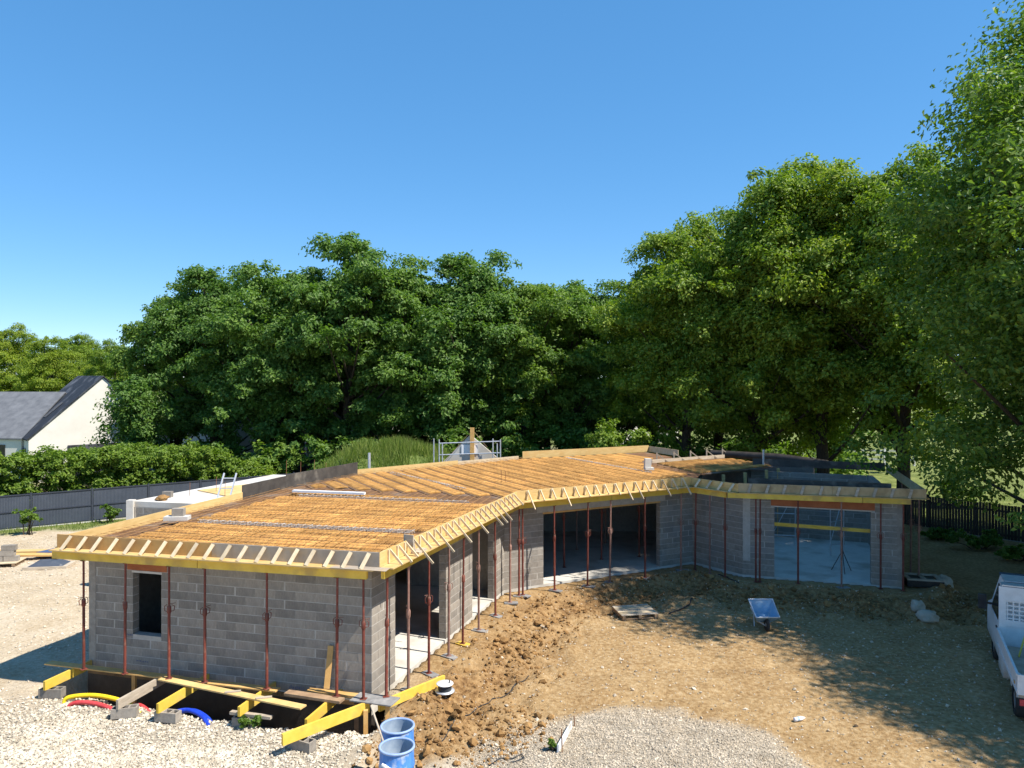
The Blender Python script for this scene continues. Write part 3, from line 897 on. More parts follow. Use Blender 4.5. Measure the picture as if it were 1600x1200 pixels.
def fill(poly, o, d, offs, inset):
    poly = inset_poly(poly, inset)
    nrm = Vector((-d.y, d.x, 0))
    ang = math.atan2(d.y, d.x)
    Rz = Matrix.Rotation(ang, 3, 'Z')
    for off in offs:
        a = row_interval(poly, o + nrm * (off - 0.24), d)
        b = row_interval(poly, o + nrm * (off + 0.24), d)
        if not a or not b: continue
        t0 = max(a[0], b[0]); t1 = min(a[1], b[1])
        if t1 - t0 < 0.35: continue
        c = o + nrm * (off + 0.3) + d * ((t0 + t1) / 2)
        joists.box((c.x, c.y, 2.999), (t1 - t0 + 0.5, 0.11, 0.02), Rz)
        t = t0
        while t < t1 - 0.1:
            l = min(1.2, t1 - t)
            if t1 - t - l < 0.2: l = t1 - t
            c = o + nrm * off + d * (t + l / 2)
            q = bpy.data.objects.new('infill', inf_me)
            col.objects.link(q)
            q.parent = deck
            q.location = (c.x - HO.x, c.y - HO.y, 2.992 + random.uniform(0, 0.012) - HO.z)
            q.rotation_euler = (random.uniform(-0.012, 0.012), random.uniform(-0.004, 0.004), ang + random.uniform(-0.006, 0.006))
            q.scale = (l / 1.2, 1, random.uniform(0.92, 1.06))
            NI[0] += 1
            t += l
d1 = (P0 - PL).normalized()
offs1 = [0.95 + 0.6 * i for i in range(4)] + [3.70 + 0.6 * i for i in range(7)] + [8.15]
fill([PL + d1 * 0.45, P0, P1, L2 + d1 * 0.45, L1 + d1 * 0.45], PL, d1, offs1, 0.5)
d2 = Vector((0.47, -0.883, 0)).normalized()
fill(R2, V2(6.6, 27.2), d2 * -1, [0.45 + 0.62 * i for i in range(-7, 26)], 0.42)
d3 = Vector((0.83, 0.555, 0)).normalized()
fill(R3, V2(7.5, 29.9), d3, [0.40 + 0.6 * i for i in range(7)], 0.12)
part('joists', joists, M['joist'], deck)

# welded mesh laid over the infill
wm = MB()
def mesh_over(poly, d, step, z, inset):
    poly = inset_poly(poly, inset)
    nrm = Vector((-d.y, d.x, 0))
    for dd, nn_, zz in ((d, nrm, z), (nrm, d * -1, z + 0.012)):
        vals = [(p - poly[0]).dot(nn_) for p in poly]
        v = min(vals) + 0.1
        while v < max(vals):
            o = poly[0] + nn_ * v
            iv = row_interval(poly, o, dd)
            if iv and iv[1] - iv[0] > 0.3:
                a = o + dd * iv[0]; b = o + dd * iv[1]
                wm.bar((a.x, a.y, zz), (b.x, b.y, zz), 0.008, 0.008)
            v += step
mesh_over([PL, P0, P1, L2, L1], d1, 0.25, 3.10, 0.2)
mesh_over([P1, P2, V2(7.4, 30.2), V2(5.6, 34.4), BK2, BK1, L3, L2], d2 * -1, 0.32, 3.10, 0.25)
wmo = part('welded_mesh', wm, noisy('tan_rusted_mesh', (0.30, 0.15, 0.05), (0.46, 0.27, 0.11), 9, 0.8, 0.1, 60), deck)
wmo['kind'] = 'stuff'
# steel laid on the deck
def cage(name, P, Q, label, w=0.16, n=4):
    t = thing(name, label, 'rebar', (P.x, P.y, 2.99), 'reinforcement laid on the slab deck')
    d = (Q - P).normalized(); nn = Vector((-d.y, d.x, 0))
    for k in range(n):
        o = nn * (w * (k / (n - 1) - 0.5))
        part('bar', MB().tube([(P.x + o.x, P.y + o.y, 3.03 + 0.05 * (k % 2)), (Q.x + o.x, Q.y + o.y, 3.03 + 0.05 * (k % 2))], 0.011, 5), M['rebar'], t)
    part('bedding', MB().bar((P.x, P.y, 3.0), (Q.x, Q.y, 3.0), w + 0.06, 0.02), M['joist'], t)
    st_ = MB(); L = (Q - P).length; k = 0.1
    while k < L:
        a = P + d * k - nn * (w / 2 + 0.01); b = P + d * k + nn * (w / 2 + 0.01)
        st_.bar((a.x, a.y, 3.085), (b.x, b.y, 3.085), 0.012, 0.012)
        st_.bar((a.x, a.y, 2.992), (a.x, a.y, 3.085), 0.012, 0.012, (1, 0, 0))
        st_.bar((b.x, b.y, 2.992), (b.x, b.y, 3.085), 0.012, 0.012, (1, 0, 0))
        k += 0.2
    part('stirrups', st_, M['rebar'], t)
def on_deck1(u, v): return PL + d1 * u + Vector((-d1.y, d1.x, 0)) * v
cage('rebar_cage', on_deck1(1.2, 0.42), on_deck1(7.4, 0.42), 'pale steel bars laid behind the front edge board of the deck', 0.24, 4)
cage('rebar_cage', on_deck1(1.4, 3.22), on_deck1(7.5, 3.22), 'pale steel bars between the fourth and fifth rows of deck infill', 0.15, 3)
cage('rebar_cage', on_deck1(1.8, 7.72), on_deck1(7.6, 7.72), 'pale steel bars across the rear of the front deck', 0.18, 3)
nb = Vector((-d2.y, d2.x, 0))
cage('rebar_cage', V2(-4.9, 30.1), V2(-1.6, 25.6), 'pale steel bars crossing the deck behind the grey vent pipe', 0.14, 3)
cage('rebar_cage', V2(2.6, 35.6), V2(5.6, 30.0), 'pale steel bars running toward the block on the rear deck', 0.16, 3)

# ------------------------------------------------------------------ edge formwork
def edge_form(P, Q, label, mats, step=0.42, style='bracket', board_h=0.30, ledge=0.30, gaps=(), bearer=True, seed=0, bmat=None):
    random.seed(100 + seed)
    d = (Q - P); L = d.length; d.normalize(); n = Vector((d.y, -d.x, 0))
    t = thing('edge_formwork', label, 'formwork', (P.x, P.y, 2.96), 'edge formwork round the slab')
    # boards
    s = 0.0; i = 0
    cuts = [0] + [g for g in gaps] + [L]
    for s0, s1 in zip(cuts[:-1], cuts[1:]):
        part('form_board', wall_box(MB(), P, Q, s0 + 0.002, s1 - 0.002, 2.987, 2.987 + board_h, -0.03, 0.0 + 0.003 * (i % 2)), mats[i % len(mats)], t)
        i += 1
    if ledge:
        part('ledge', wall_box(MB(), P, Q, 0.03, L - 0.03, 2.957, 2.982, -0.05, ledge), M['pine'], t)
    if style == 'flat':
        s = 0.32
        while s < L - 0.15:
            a = on_wall(P, Q, s + 0.10, 0.03); b = on_wall(P, Q, s, ledge - 0.04)
            part('brace', MB().bar((b.x, b.y, 2.99), (a.x, a.y, 2.985 + board_h - 0.01), 0.085, 0.022, (n.x, n.y, 0.6)), bmat or M['batten'], t)
            s += step * random.uniform(0.93, 1.07)
    elif style == 'bracket':
        s = 0.35
        while s < L - 0.1:
            mb = MB()
            a = on_wall(P, Q, s, 0.022)
            mb.box((a.x, a.y, 2.985 + board_h / 2), (0.035, 0.035, board_h - 0.02), Matrix.Rotation(math.atan2(d.y, d.x), 3, 'Z'))
            ext = random.choice((0.0, 0.02, 0.05, 0.22))
            top = on_wall(P, Q, s + 0.03, 0.025); low = on_wall(P, Q, s + 0.03, ledge + ext)
            z1 = 2.975 + board_h; z0 = 3.0 - 1.1 * ext
            mb.bar((low.x, low.y, z0), (top.x, top.y, z1), 0.028, 0.05, (n.x, n.y, 0.8))
            part('brace', mb, M['batten'], t)
            s += step * random.uniform(0.88, 1.12)
    return t
frontL = (P0 - PL).length
edge_form(PL, P0, 'brown and grey plywood edge form along the front with slanted battens', [M['brownply'], M['greyply']], 0.41, 'flat', 0.30, 0.26, gaps=(4.05,), seed=1)
edge_form(P0, P1, 'pale pine edge form with close brackets above the two tall openings', [M['pine']], 0.37, 'bracket', 0.30, 0.30, gaps=(4.2,), seed=2)
edge_form(P1, P2, 'pale pine edge form with brackets above the wide dark opening', [M['pine']], 0.42, 'bracket', 0.31, 0.28, gaps=(3.9,), seed=3)
edge_form(P2, P3, 'short pine edge form in the inner corner with mismatched battens', [M['pine']], 0.45, 'flat', 0.28, 0.22, seed=4)
edge_form(P3, P4, 'weathered pine edge form with grey battens above the garage opening', [M['weathered_pine']], 0.55, 'flat', 0.30, 0.12, gaps=(3.0,), seed=5, bmat=M['greywood'])
edge_form(P4, P5, 'pine edge form along the right side of the garage', [M['weathered_pine']], 0.6, 'none', 0.28, 0.10, seed=6)
edge_form(L1, PL, 'pine edge form along the left side of the front deck', [M['pine']], 0.6, 'none', 0.24, 0.08, gaps=(3.3,), seed=7)
edge_form(L3, L2, 'long black plywood edge panel behind the front deck', [M['blackply']], 0.6, 'none', 0.50, 0, seed=8)
edge_form(L2, L1, 'short scuffed black plywood panel next to the ladder', [M['blackply']], 0.6, 'none', 0.46, 0, seed=9)
edge_form(BK1, L3, 'low pine edge board at the back near the grassy mound', [M['pine']], 0.6, 'none', 0.20, 0, seed=10)
edge_form(BK2, BK1, 'grey edge board at the back below the scaffolded gable', [M['batten']], 0.6, 'none', 0.16, 0, seed=11)
edge_form(V2(7.2, 39.2), V2(0.5, 35.9), 'raised pine edge board along the far rear deck', [M['pine']], 0.6, 'none', 0.34, 0, gaps=(4.2,), seed=12)
edge_form(V2(8.3, 37.0), V2(7.25, 39.2), 'grey pine edge board closing the far rear deck corner', [M['batten']], 0.6, 'none', 0.30, 0, seed=13)
edge_form(V2(10.35, 36.2), V2(6.4, 34.0), 'grey edge board with struts behind the far right deck', [M['greywood']], 0.9, 'none', 0.16, 0, seed=14)
edge_form(V2(15.7, 31.25), V2(10.7, 33.0), 'black plywood edge panel above the garage back wall', [M['blackply']], 0.9, 'none', 0.32, 0, seed=15)
random.seed(7)
# black panel lining inside the garage front
single('lining_panel', wall_box(MB(), E, Fp, 0.2, 4.75, 2.81, 3.36, -0.30, -0.275), M['blackply'], 'black lining panel standing behind the garage edge form', 'panel')
# struts behind the far right deck
for k in range(5):
    q = V2(6.7, 34.3) + (V2(10.3, 36.3) - V2(6.7, 34.3)) * (k / 4)
    mb = MB().bar((q.x, q.y + 0.05, 2.99), (q.x, q.y + 0.05, 3.42), 0.06, 0.06, (1, 0, 0)).bar((q.x - 0.02, q.y + 0.08, 3.40), (q.x + 0.5, q.y + 0.05, 3.0), 0.04, 0.05)
    single('deck_strut', mb, M['greywood'], 'grey timber strut on the far right deck, %s from the left' % ORD[k], 'strut', 'struts on the far deck')
# roll of black sheeting beyond
single('membrane_roll', MB().tube([(9.9, 36.9, 3.15), (12.6, 35.0, 3.12), (14.2, 33.4, 3.02)], [0.16, 0.2, 0.17], 10), M['membrane'], 'long black roll of sheeting lying behind the far right deck', 'sheeting')
single('timber_support', MB().box((12.2, 34.6, 1.45), (3.6, 0.2, 2.9), Matrix.Rotation(-0.62, 3, 'Z')), M['block'], 'grey block wall carrying the black sheeting roll', 'wall')

# bearers under the ledge ---------------------------------------------------------
def bearer(P, Q, s0, s1, label, z0=2.745, z1=2.953, o=-0.03, mat=None):
    single('bearer_beam', wall_box(MB(), P, Q, s0, s1, z0, z1, o - 0.04, o + 0.04), mat or M['yellow'], label, 'beam', 'yellow beams under the slab edge')
bearer(PL, P0, -0.05, 3.75, 'yellow beam under the left half of the front slab edge', o=0.05)
bearer(PL, P0, 3.77, frontL - 0.25, 'yellow beam under the right half of the front slab edge', o=0.055)
LP = (P1 - P0).length
bearer(P0, P1, 0.02, 4.4, 'yellow beam above the first tall opening', o=0.06)
bearer(P0, P1, 4.42, LP - 0.05, 'yellow beam above the second tall opening', o=0.05)
bearer(P1, P2, -0.15, 3.6, 'yellow beam above the left of the wide dark opening', o=0.06)
bearer(P1, P2, 3.62, (P2 - P1).length - 0.02, 'yellow beam above the right of the wide dark opening', o=0.05)
bearer(P2, P3, 0.06, 1.55, 'short yellow beam in the inner corner of the courtyard', o=0.05)
bearer(P3, P4, -0.35, 3.9, 'long yellow beam above the garage opening', o=0.06, z0=2.79)
bearer(P3, P4, 3.92, 5.35, 'short yellow beam at the right end of the garage', o=0.05, z0=2.79)
single('plywood_sheet', MB().prism([(-3.75, 15.28), (-2.55, 14.98), (-2.5, 15.25), (-3.7, 15.52)], 2.984, 2.99), M['greyply'], 'dark sheet of plywood on the front corner of the ledge', 'plywood')
# odd bits of plywood at the near corner
q = on_wall(P0, P1, 1.35, 0.1)
mb = MB().box((q.x - 0.1, q.y - 0.1, 3.29), (0.26, 0.025, 0.26), Matrix.Rotation(-0.5, 3, 'Z'))
mb.bar((q.x + 0.08, q.y - 0.25, 2.985), (q.x + 0.02, q.y - 0.2, 3.30), 0.04, 0.03, (1, 0, 0))
mb.box((q.x + 0.10, q.y + 0.12, 3.01), (0.2, 0.42, 0.05), Matrix.Rotation(-0.3, 3, 'Z'))
single('form_offcuts', mb, M['greywood'], 'grey plywood offcuts on the slab edge at the near corner', 'offcuts')

# ------------------------------------------------------------------ steel props
def make_prop(name, mt):
    t = thing(name, '', 'prop')
    H0 = 2.6
    part('outer_tube', MB().tube([(0, 0, 0.008), (0, 0, 1.62)], 0.032, 8), mt, t, True)
    part('inner_tube', MB().tube([(0, 0, 1.60), (0, 0, H0 - 0.006)], 0.025, 8), mt, t, True)
    cl = part('collar', MB().tube([(0, 0, 1.50), (0, 0, 1.53), (0, 0, 1.66), (0, 0, 1.68)], [0.036, 0.047, 0.047, 0.036], 8), mt, t, True)
    part('handle', MB().tube([(0.045, 0, 1.55), (0.10, 0.02, 1.56), (0.11, 0.02, 1.66), (0.05, 0, 1.70)], 0.009, 5).tube([(-0.045, 0, 1.55), (-0.09, 0, 1.57), (-0.09, 0, 1.68), (-0.04, 0, 1.71)], 0.009, 5).tube([(0.02, 0, 1.72), (0.13, 0.03, 1.73)], 0.008, 5), mt, cl, True)
    part('base_plate', MB().box((0, 0, 0.004), (0.13, 0.13, 0.008)), mt, t, True)
    part('head_plate', MB().box((0, 0, H0 - 0.004), (0.12, 0.12, 0.008)), mt, t, True)
    return t
protos = [make_prop('steel_prop', M['prop']), make_prop('steel_prop', M['propold'])]
used = [False, False]
def put_prop(pos, z0, z1, label, kind=0, lean=(0, 0), group='steel props under the slab edge'):
    if not used[kind]:
        o = protos[kind]; used[kind] = True
    else:
        o = copy_tree(protos[kind])
    o.location = (pos.x, pos.y, z0)
    o.scale = (1, 1, (z1 - z0) / 2.6)
    o.rotation_euler = (lean[0] + random.gauss(0, 0.006), lean[1] + random.gauss(0, 0.006), random.uniform(0, 6.28))
    o['label'] = label; o['category'] = 'prop'; o['group'] = group
    OFF[o.name] = Vector(o.location)
    return o
ZB = 2.744
pa = on_wall(PL, P0, 0, 0.05); pb = on_wall(PL, P0, frontL, 0.05)
front_px = [131, 195, 264, 320, 417, 526, 568]
for i, px in enumerate(front_px):
    q = ray_line(px, pa, pb)
    put_prop(q, 0.262, ZB, 'red steel prop on planks before the front wall, %s from the left' % ORD[i], 0)
pa = on_wall(P0, P1, 0, 0.055); pb = on_wall(P0, P1, LP, 0.055)
side = [(603.5, 0, (0.0, 0.025)), (638, 1, (0, 0)), (670, 0, (0, 0)), (701, 1, (0, 0)), (723, 0, (0.008, 0)), (748, 1, (0, 0)), (774, 0, (0, 0)), (797, 1, (0, 0)), (811, 0, (0, 0))]
side_plates = []
for i, (px, k, ln) in enumerate(side):
    q = ray_line(px, pa, pb)
    z0 = 0.262 if i == 0 else gz(q.x, q.y) + 0.035
    if i: side_plates.append((q, z0, i))
    put_prop(q, z0, ZB, '%s steel prop along the tall openings, %s from the near corner' % (('red', 'rust brown')[k], ORD[i]), k, ln)
pa = on_wall(P1, P2, 0, 0.055); pb = on_wall(P1, P2, (P2 - P1).length, 0.055)
mid = [(817, 0), (866.5, 0), (918, 0), (953, 1), (1008, 0), (1064, 1)]
for i, (px, k) in enumerate(mid):
    q = ray_line(px, pa, pb)
    z0 = gz(q.x, q.y) + 0.03
    side_plates.append((q, z0, 20 + i))
    put_prop(q, z0, ZB, '%s steel prop before the wide dark opening wall, %s from the left' % (('red', 'rust brown')[k], ORD[i]), k)
pa = on_wall(P2, P3, 0, 0.05); pb = on_wall(P2, P3, (P3 - P2).length, 0.05)
for i, px in enumerate((1086, 1109, 1133)):
    q = ray_line(px, pa, pb)
    z0 = gz(q.x, q.y) + 0.02
    put_prop(q, z0, ZB, 'red steel prop in the inner courtyard corner, %s from the left' % ORD[i], i % 2 if i else 0)
pa = on_wall(P3, P4, 0, 0.055); pb = on_wall(P3, P4, 5.8, 0.055)
for i, (px, k) in enumerate(((1181, 0), (1187, 0), (1247, 0), (1315, 1), (1376, 0), (1411, 0))):
    q = ray_line(px, pa, pb)
    z0 = gz(q.x, q.y) + 0.02
    if i == 3: side_plates.append((q, z0, 30))
    put_prop(q, z0, 2.789, '%s steel prop before the garage front, %s from the left' % (('red', 'rust brown')[k], ORD[i]), k)
for i, s in enumerate((1.2, 2.6, 4.2)):
    q = on_wall(P4, P5, s, 0.0)
    put_prop(q, gz(q.x, q.y) + 0.01, 2.95, 'shaded steel prop beside the right garage wall, %s from the front' % ORD[i], 1)
# props inside the building
ins = sorted([(1.9, 27.0), (3.4, 28.2), (4.9, 28.6), (2.6, 29.8), (5.4, 30.5), (3.9, 31.0)], key=lambda q: q[0] / q[1])
for i, (x, y) in enumerate(ins):
    put_prop(V2(x, y), 0.0, 2.95, 'dim steel prop standing indoors behind the wide opening, %s from the left' % ORD[i], i % 2, group='props standing indoors')
for i, (x, y) in enumerate(((-3.4, 18.6), (-2.8, 20.2), (-3.6, 21.4))):
    put_prop(V2(x, y), 0.0, 2.95, 'dim steel prop inside the first tall opening, %s from the front' % ORD[i], 1, group='props standing indoors')
for q, z0, i in side_plates:
    R = Matrix.Rotation(random.uniform(-0.5, 0.5) - 0.3, 3, 'Z')
    yl = (i == 4)
    single('prop_pad', MB().box((q.x + 0.03, q.y - 0.02, z0 - 0.017), (0.42, 0.22, 0.034), R), M['yellow'] if yl else M['plate'],
           ('yellow board pad under the fifth prop along the tall openings' if yl else 'flat grey pad under %s prop along the courtyard' % ('the garage' if i == 30 else 'the %s' % (ORD[i] if i < 20 else ORD[i - 20] + ' wide opening'))), 'pad', 'pads under the props')

# ------------------------------------------------------------------ planks and beams before the front wall
def beam(near_px, z_low, label, mat, length=None, near_y=None, hgt=0.2, far_gap=0.03):
    p = W(near_px[0], near_px[1], z_low)
    s, t = front_coords(p.x, p.y); s = float(s); t = float(t)
    far = on_wall(A, B, s, far_gap)
    near = on_wall(A, B, s, t)
    mb = MB().bar((near.x, near.y, z_low + hgt / 2), (far.x, far.y, z_low + hgt / 2), 0.055, hgt)
    single('support_beam', mb, mat, label, 'beam', 'beams carrying the front planks')
    return near, s, t
fronts = [((69, 1079), 'yellow beam at the far left end of the front planks', M['yellow']),
          ((183, 1109), 'grey weathered beam under the front planks', M['greywood']),
          ((246, 1115), 'yellow beam resting on a hollow block before the window', M['yellow']),
          ((373, 1120), 'yellow beam on grey battens in the middle of the front', M['yellow']),
          ((478, 1140), 'yellow beam half hidden by the long slanting beam', M['yellow'])]
bl = []
for (px, lb, mt) in fronts:
    bl.append(beam(px, 0.0, lb, mt))
def hollow_block(name, c, rot, z, label, lx=0.5, ly=0.2, h=0.2):
    t = thing(name, label, 'block', (c.x, c.y, z), 'loose concrete blocks', rot)
    mb = MB()
    e = 0.03
    mb.box((0, ly / 2 - e / 2, h / 2), (lx, e, h)).box((0, -ly / 2 + e / 2, h / 2), (lx, e, h))
    for x in (-lx / 2 + e / 2, -0.085, 0.085, lx / 2 - e / 2):
        mb.box((x, 0, h / 2), (e if abs(x) > 0.2 else 0.028, ly - 2 * e, h - 0.004))
    mb.box((0, 0, 0.012), (lx - 0.01, ly - 0.01, 0.02))
    part('shell', mb, M['block'], t, True)
    return t
blk_lab = ['concrete block under the far left yellow beam', 'concrete block under the grey weathered beam', 'hollow concrete block with open cells before the window', 'concrete block under the grey battens', 'concrete block under the long slanting beam']
for i, (near, s, t) in enumerate(bl):
    if i == 4: continue
    c = on_wall(A, B, s + (0.12 if i == 2 else 0.05), t - 0.16)
    zz = gz(c.x, c.y)
    top = -0.001 if i != 3 else -0.061
    hollow_block('concrete_block', c, angAB + (0.25, 0.5, 0.05, 0.08)[i], top - 0.2, blk_lab[i])
    if i == 3:
        q = on_wall(A, B, s + 0.15, t - 0.2)
        for k, zz in enumerate((-0.031,)):
            single('batten_stack', MB().box((q.x, q.y, zz - 0.0), (0.95, 0.10, 0.058), Matrix.Rotation(angAB, 3, 'Z')), M['greywood'], 'grey battens stacked on a concrete block', 'battens')
# ground is brought up to each block with a gravel pad: the blocks sit slightly sunk
# the long slanting beam and its continuation at the near corner
n1 = W(441, 1166, 0.0); f1 = W(585, 1112, 0.0)
f1 = V2(-2.95, 15.28)
n1 = W(441, 1166, -0.02)
single('support_beam', MB().bar((n1.x, n1.y, 0.10), (f1.x, f1.y, 0.13), 0.06, 0.22), M['yellow'], 'long slanting yellow beam at the near corner of the planks', 'beam', 'beams carrying the front planks')
cb = n1 + (f1 - n1).normalized() * 0.42
hollow_block('concrete_block', cb, angAB - 0.2, -0.22, blk_lab[4])
q0 = V2(-2.75, 15.32); q1 = W(694, 1068, 0.02)
single('support_beam', MB().bar((q0.x, q0.y, 0.11), (q1.x, q1.y, 0.11), 0.06, 0.2), M['yellow'], 'bright yellow beam pointing right from the near corner', 'beam', 'beams carrying the front planks')
cb = W(676, 1090, -0.1)
tb = MB().box((cb.x, cb.y, -0.09), (0.42, 0.2, 0.2), Matrix.Rotation(-0.35, 3, 'Z'))
single('concrete_block', tb, M['block'], 'solid grey block under the bright yellow beam', 'block', 'loose concrete blocks')
def plank(s0, t0, s1, t1, z, w, th, mat, label, name='plank'):
    a = on_wall(A, B, s0, t0); b = on_wall(A, B, s1, t1)
    single(name, MB().bar((a.x, a.y, z + th / 2), (b.x, b.y, z + th / 2), w, th), mat, label, 'plank', 'planks laid before the front wall')
plank(-0.72, 0.46, 2.9, 0.45, 0.202, 0.21, 0.027, M['orangewood'], 'long brown plank under the left front props')
plank(2.92, 0.47, 5.35, 0.45, 0.202, 0.2, 0.027, M['orangewood'], 'brown plank under the middle front props')
plank(2.55, 0.62, 6.35, 1.12, 0.231, 0.2, 0.03, M['pine'], 'pale yellow plank lying askew across the beams')
plank(5.62, 0.55, 6.95, 0.62, 0.206, 0.2, 0.054, M['oldwood'], 'thick old plank with frayed edge near the corner')
plank(6.0, 0.33, 7.5, 0.32, 0.206, 0.16, 0.05, M['orangewood'], 'brown timber along the wall foot at the near corner')
a = V2(-2.62, 15.36)
single('plywood_pad', MB().prism([(-3.35, 15.28), (-2.45, 15.02), (-2.32, 15.42), (-3.2, 15.68)], 0.236, 0.26), M['plate'], 'dark plywood pad under the leaning prop at the corner', 'plywood')
# small offcuts on the askew plank
for s, t, lb in ((4.55, 0.88, 'small grey offcut on the askew plank, nearer the middle'), (5.35, 0.97, 'small pale offcut on the askew plank, nearer the corner')):
    q = on_wall(A, B, s, t)
    single('offcut', MB().box((q.x, q.y, 0.275), (0.32, 0.07, 0.022), Matrix.Rotation(angAB + 0.5, 3, 'Z')), M['greywood'], lb, 'offcut')
# posts that hold the corner up
for (px, py, ztop, lb) in ((612, 1118, 0.23, 'squared timber post under the corner pad'), (579, 1178, 0.13, 'squared timber post under the end of the slanting beam'), (568, 1150, 0.10, 'old timber post in the shade behind the slanting beam')):
    zb = -0.55
    q = W(px, py, -0.3)
    if 'corner pad' in lb: q = V2(-2.55, 15.2)
    if 'end of' in lb: q = V2(-2.98, 15.12)
    if 'old' in lb: q = V2(-3.25, 15.5)
    single('timber_post', MB().box((q.x, q.y, (ztop + zb) / 2), (0.09, 0.09, ztop - zb), Matrix.Rotation(0.2, 3, 'Z')), M['orangewood'] if 'old' not in lb else M['oldwood'], lb, 'post')
q = on_wall(A, B, 1.55, 0.30)
single('timber_post', MB().box((q.x, q.y, -0.32), (0.08, 0.08, 1.04)), M['orangewood'], 'upright timber in the trench under the long brown plank', 'post')
q = on_wall(A, B, 6.35, 0.12)
single('leaning_board', MB().bar((q.x, q.y - 0.1, 0.26), (q.x + 0.05, q.y + 0.06, 1.12), 0.12, 0.03, (0, 1, 0.2)), M['orangewood'], 'short board leaning upright against the front wall', 'board')

# conduits curling out of the trench ------------------------------------------------
def conduit(name, pts, r, mat, label):
    P_ = [on_wall(A, B, s, t) + Vector((0, 0, z)) for s, t, z in pts]
    # smooth with Catmull-Rom
    out_ = []
    for i in range(len(P_) - 1):
        p0 = P_[max(0, i - 1)]; p1 = P_[i]; p2 = P_[i + 1]; p3 = P_[min(len(P_) - 1, i + 2)]
        for k in range(22):
            u = k / 22
            out_.append(0.5 * ((2 * p1) + (p2 - p0) * u + (2 * p0 - 5 * p1 + 4 * p2 - p3) * u * u + (3 * p1 - p0 - 3 * p2 + p3) * u ** 3))
    out_.append(P_[-1])
    single(name, MB().tube(out_, [r * (1.06 if k % 2 else 0.97) for k in range(len(out_))], 10), mat, label, 'conduit', 'coloured conduits at the front wall')
conduit('conduit', [(0.75, 1.35, -0.50), (0.62, 1.30, -0.18), (0.85, 1.22, -0.08), (1.4, 1.12, -0.06), (2.1, 1.12, -0.14), (2.6, 1.28, -0.28), (2.75, 1.35, -0.5)], 0.046, M['pipe_yellow'], 'thick yellow conduit arching over the trench edge')
conduit('conduit', [(0.9, 1.48, -0.48), (0.85, 1.42, -0.24), (1.05, 1.36, -0.14), (1.5, 1.30, -0.15), (2.0, 1.32, -0.24), (2.5, 1.45, -0.36)], 0.046, M['pipe_red'], 'red conduit curving below the yellow one')
conduit('conduit', [(1.75, 1.0, -0.55), (2.0, 0.95, -0.3), (2.35, 1.0, -0.22), (2.8, 1.2, -0.3), (3.0, 1.4, -0.45)], 0.042, M['pipe_red'], 'second red conduit deeper in the trench')
conduit('conduit', [(3.25, 1.25, -0.55), (3.3, 1.2, -0.22), (3.6, 1.1, -0.13), (4.0, 1.15, -0.19), (4.4, 1.42, -0.30), (4.55, 1.5, -0.42)], 0.046, M['pipe_blue'], 'bright blue conduit curving out of the trench')
conduit('conduit', [(3.2, 1.05, -0.6), (3.3, 1.0, -0.3), (3.65, 0.95, -0.2), (4.1, 1.05, -0.3), (4.3, 1.2, -0.5)], 0.042, M['pipe_blue'], 'second blue conduit lying behind the first')

# ------------------------------------------------------------------ blue barrels
def barrel(x, y, z, label, r=0.29, h=0.92):
    t = thing('barrel', label, 'barrel', (x, y, z), 'blue barrels')
    part('body', MB().lathe([(0.0, 0.0), (r - 0.03, 0.0), (r, 0.03), (r, 0.28), (r + 0.012, 0.30), (r, 0.32), (r, 0.60), (r + 0.012, 0.62), (r, 0.64), (r - 0.005, h - 0.04), (r - 0.012, h)], n=28), M['bluebarrel'], t, True)
    part('lining', MB().lathe([(r - 0.02, h - 0.002), (r - 0.022, 0.05), (0.0, 0.045)], n=28), M['barrelin'], t, True)
    part('rim', MB().lathe([(r - 0.022, h - 0.01), (r - 0.022, h + 0.012), (r + 0.010, h + 0.014), (r + 0.016, h - 0.012), (r - 0.006, h - 0.03)], n=28), M['barrelrim'], t, True)
    return t
bx1, by1 = (621 - 800) / F * 13.05, 13.05
bx2, by2 = (620 - 800) / F * 12.42, 12.42
barrel(bx1, by1, 0.76 - 0.92 + 0.02, 'blue barrel standing behind the other, nearer the house')
bf = barrel(bx2, by2, 0.735 - 0.92, 'blue barrel in front with a white handle on its side')
part('side_handle', MB().tube([(-0.20, -0.235, 0.74), (-0.10, -0.285, 0.69), (0.02, -0.325, 0.65)], 0.032, 8), M['pure_white'], bf, True)
single('stick', MB().tube([(bx2 - 0.16, by2 + 0.10, -0.05), (bx2 - 0.27, by2 + 0.2, 0.74), (bx2 - 0.52, by2 + 0.45, 1.22)], 0.018, 6), M['greywood'], 'wooden stick standing in the front barrel', 'stick')

# ------------------------------------------------------------------ cable reel, cables, hose
q = W(695, 1092, -0.12)
t = thing('cable_reel', 'small cable reel with pale flange beside the solid block', 'reel', (q.x, q.y, gz(q.x, q.y) + 0.07))
part('lower_flange', MB().lathe([(0.0, 0.0), (0.21, 0.0), (0.22, 0.012), (0.21, 0.03), (0.0, 0.03)], n=22), M['galv'], t, True)
part('drum', MB().lathe([(0.14, 0.03), (0.15, 0.06), (0.15, 0.13), (0.14, 0.16)], n=18), M['dark'], t, True)
part('upper_flange', MB().lathe([(0.0, 0.16), (0.18, 0.16), (0.19, 0.172), (0.18, 0.185), (0.0, 0.19)], n=22), M['white'], t, True)
part('handle', MB().tube([(0.1, 0, 0.185), (0.1, 0, 0.25)], 0.015, 6), M['dark'], t, True)
def ground_line(name, pix, r, mat, label, cat):
    pts = [W(px, py, -0.2) for px, py in pix]
    full = []
    for a, b in zip(pts[:-1], pts[1:]):
        n_ = max(2, int((b - a).length / 0.12))
        for k in range(n_):
            p = a + (b - a) * (k / n_)
            full.append(Vector((p.x, p.y, gz(p.x, p.y) + r + 0.012)))
    single(name, MB().tube(full, r, 5), mat, label, cat)
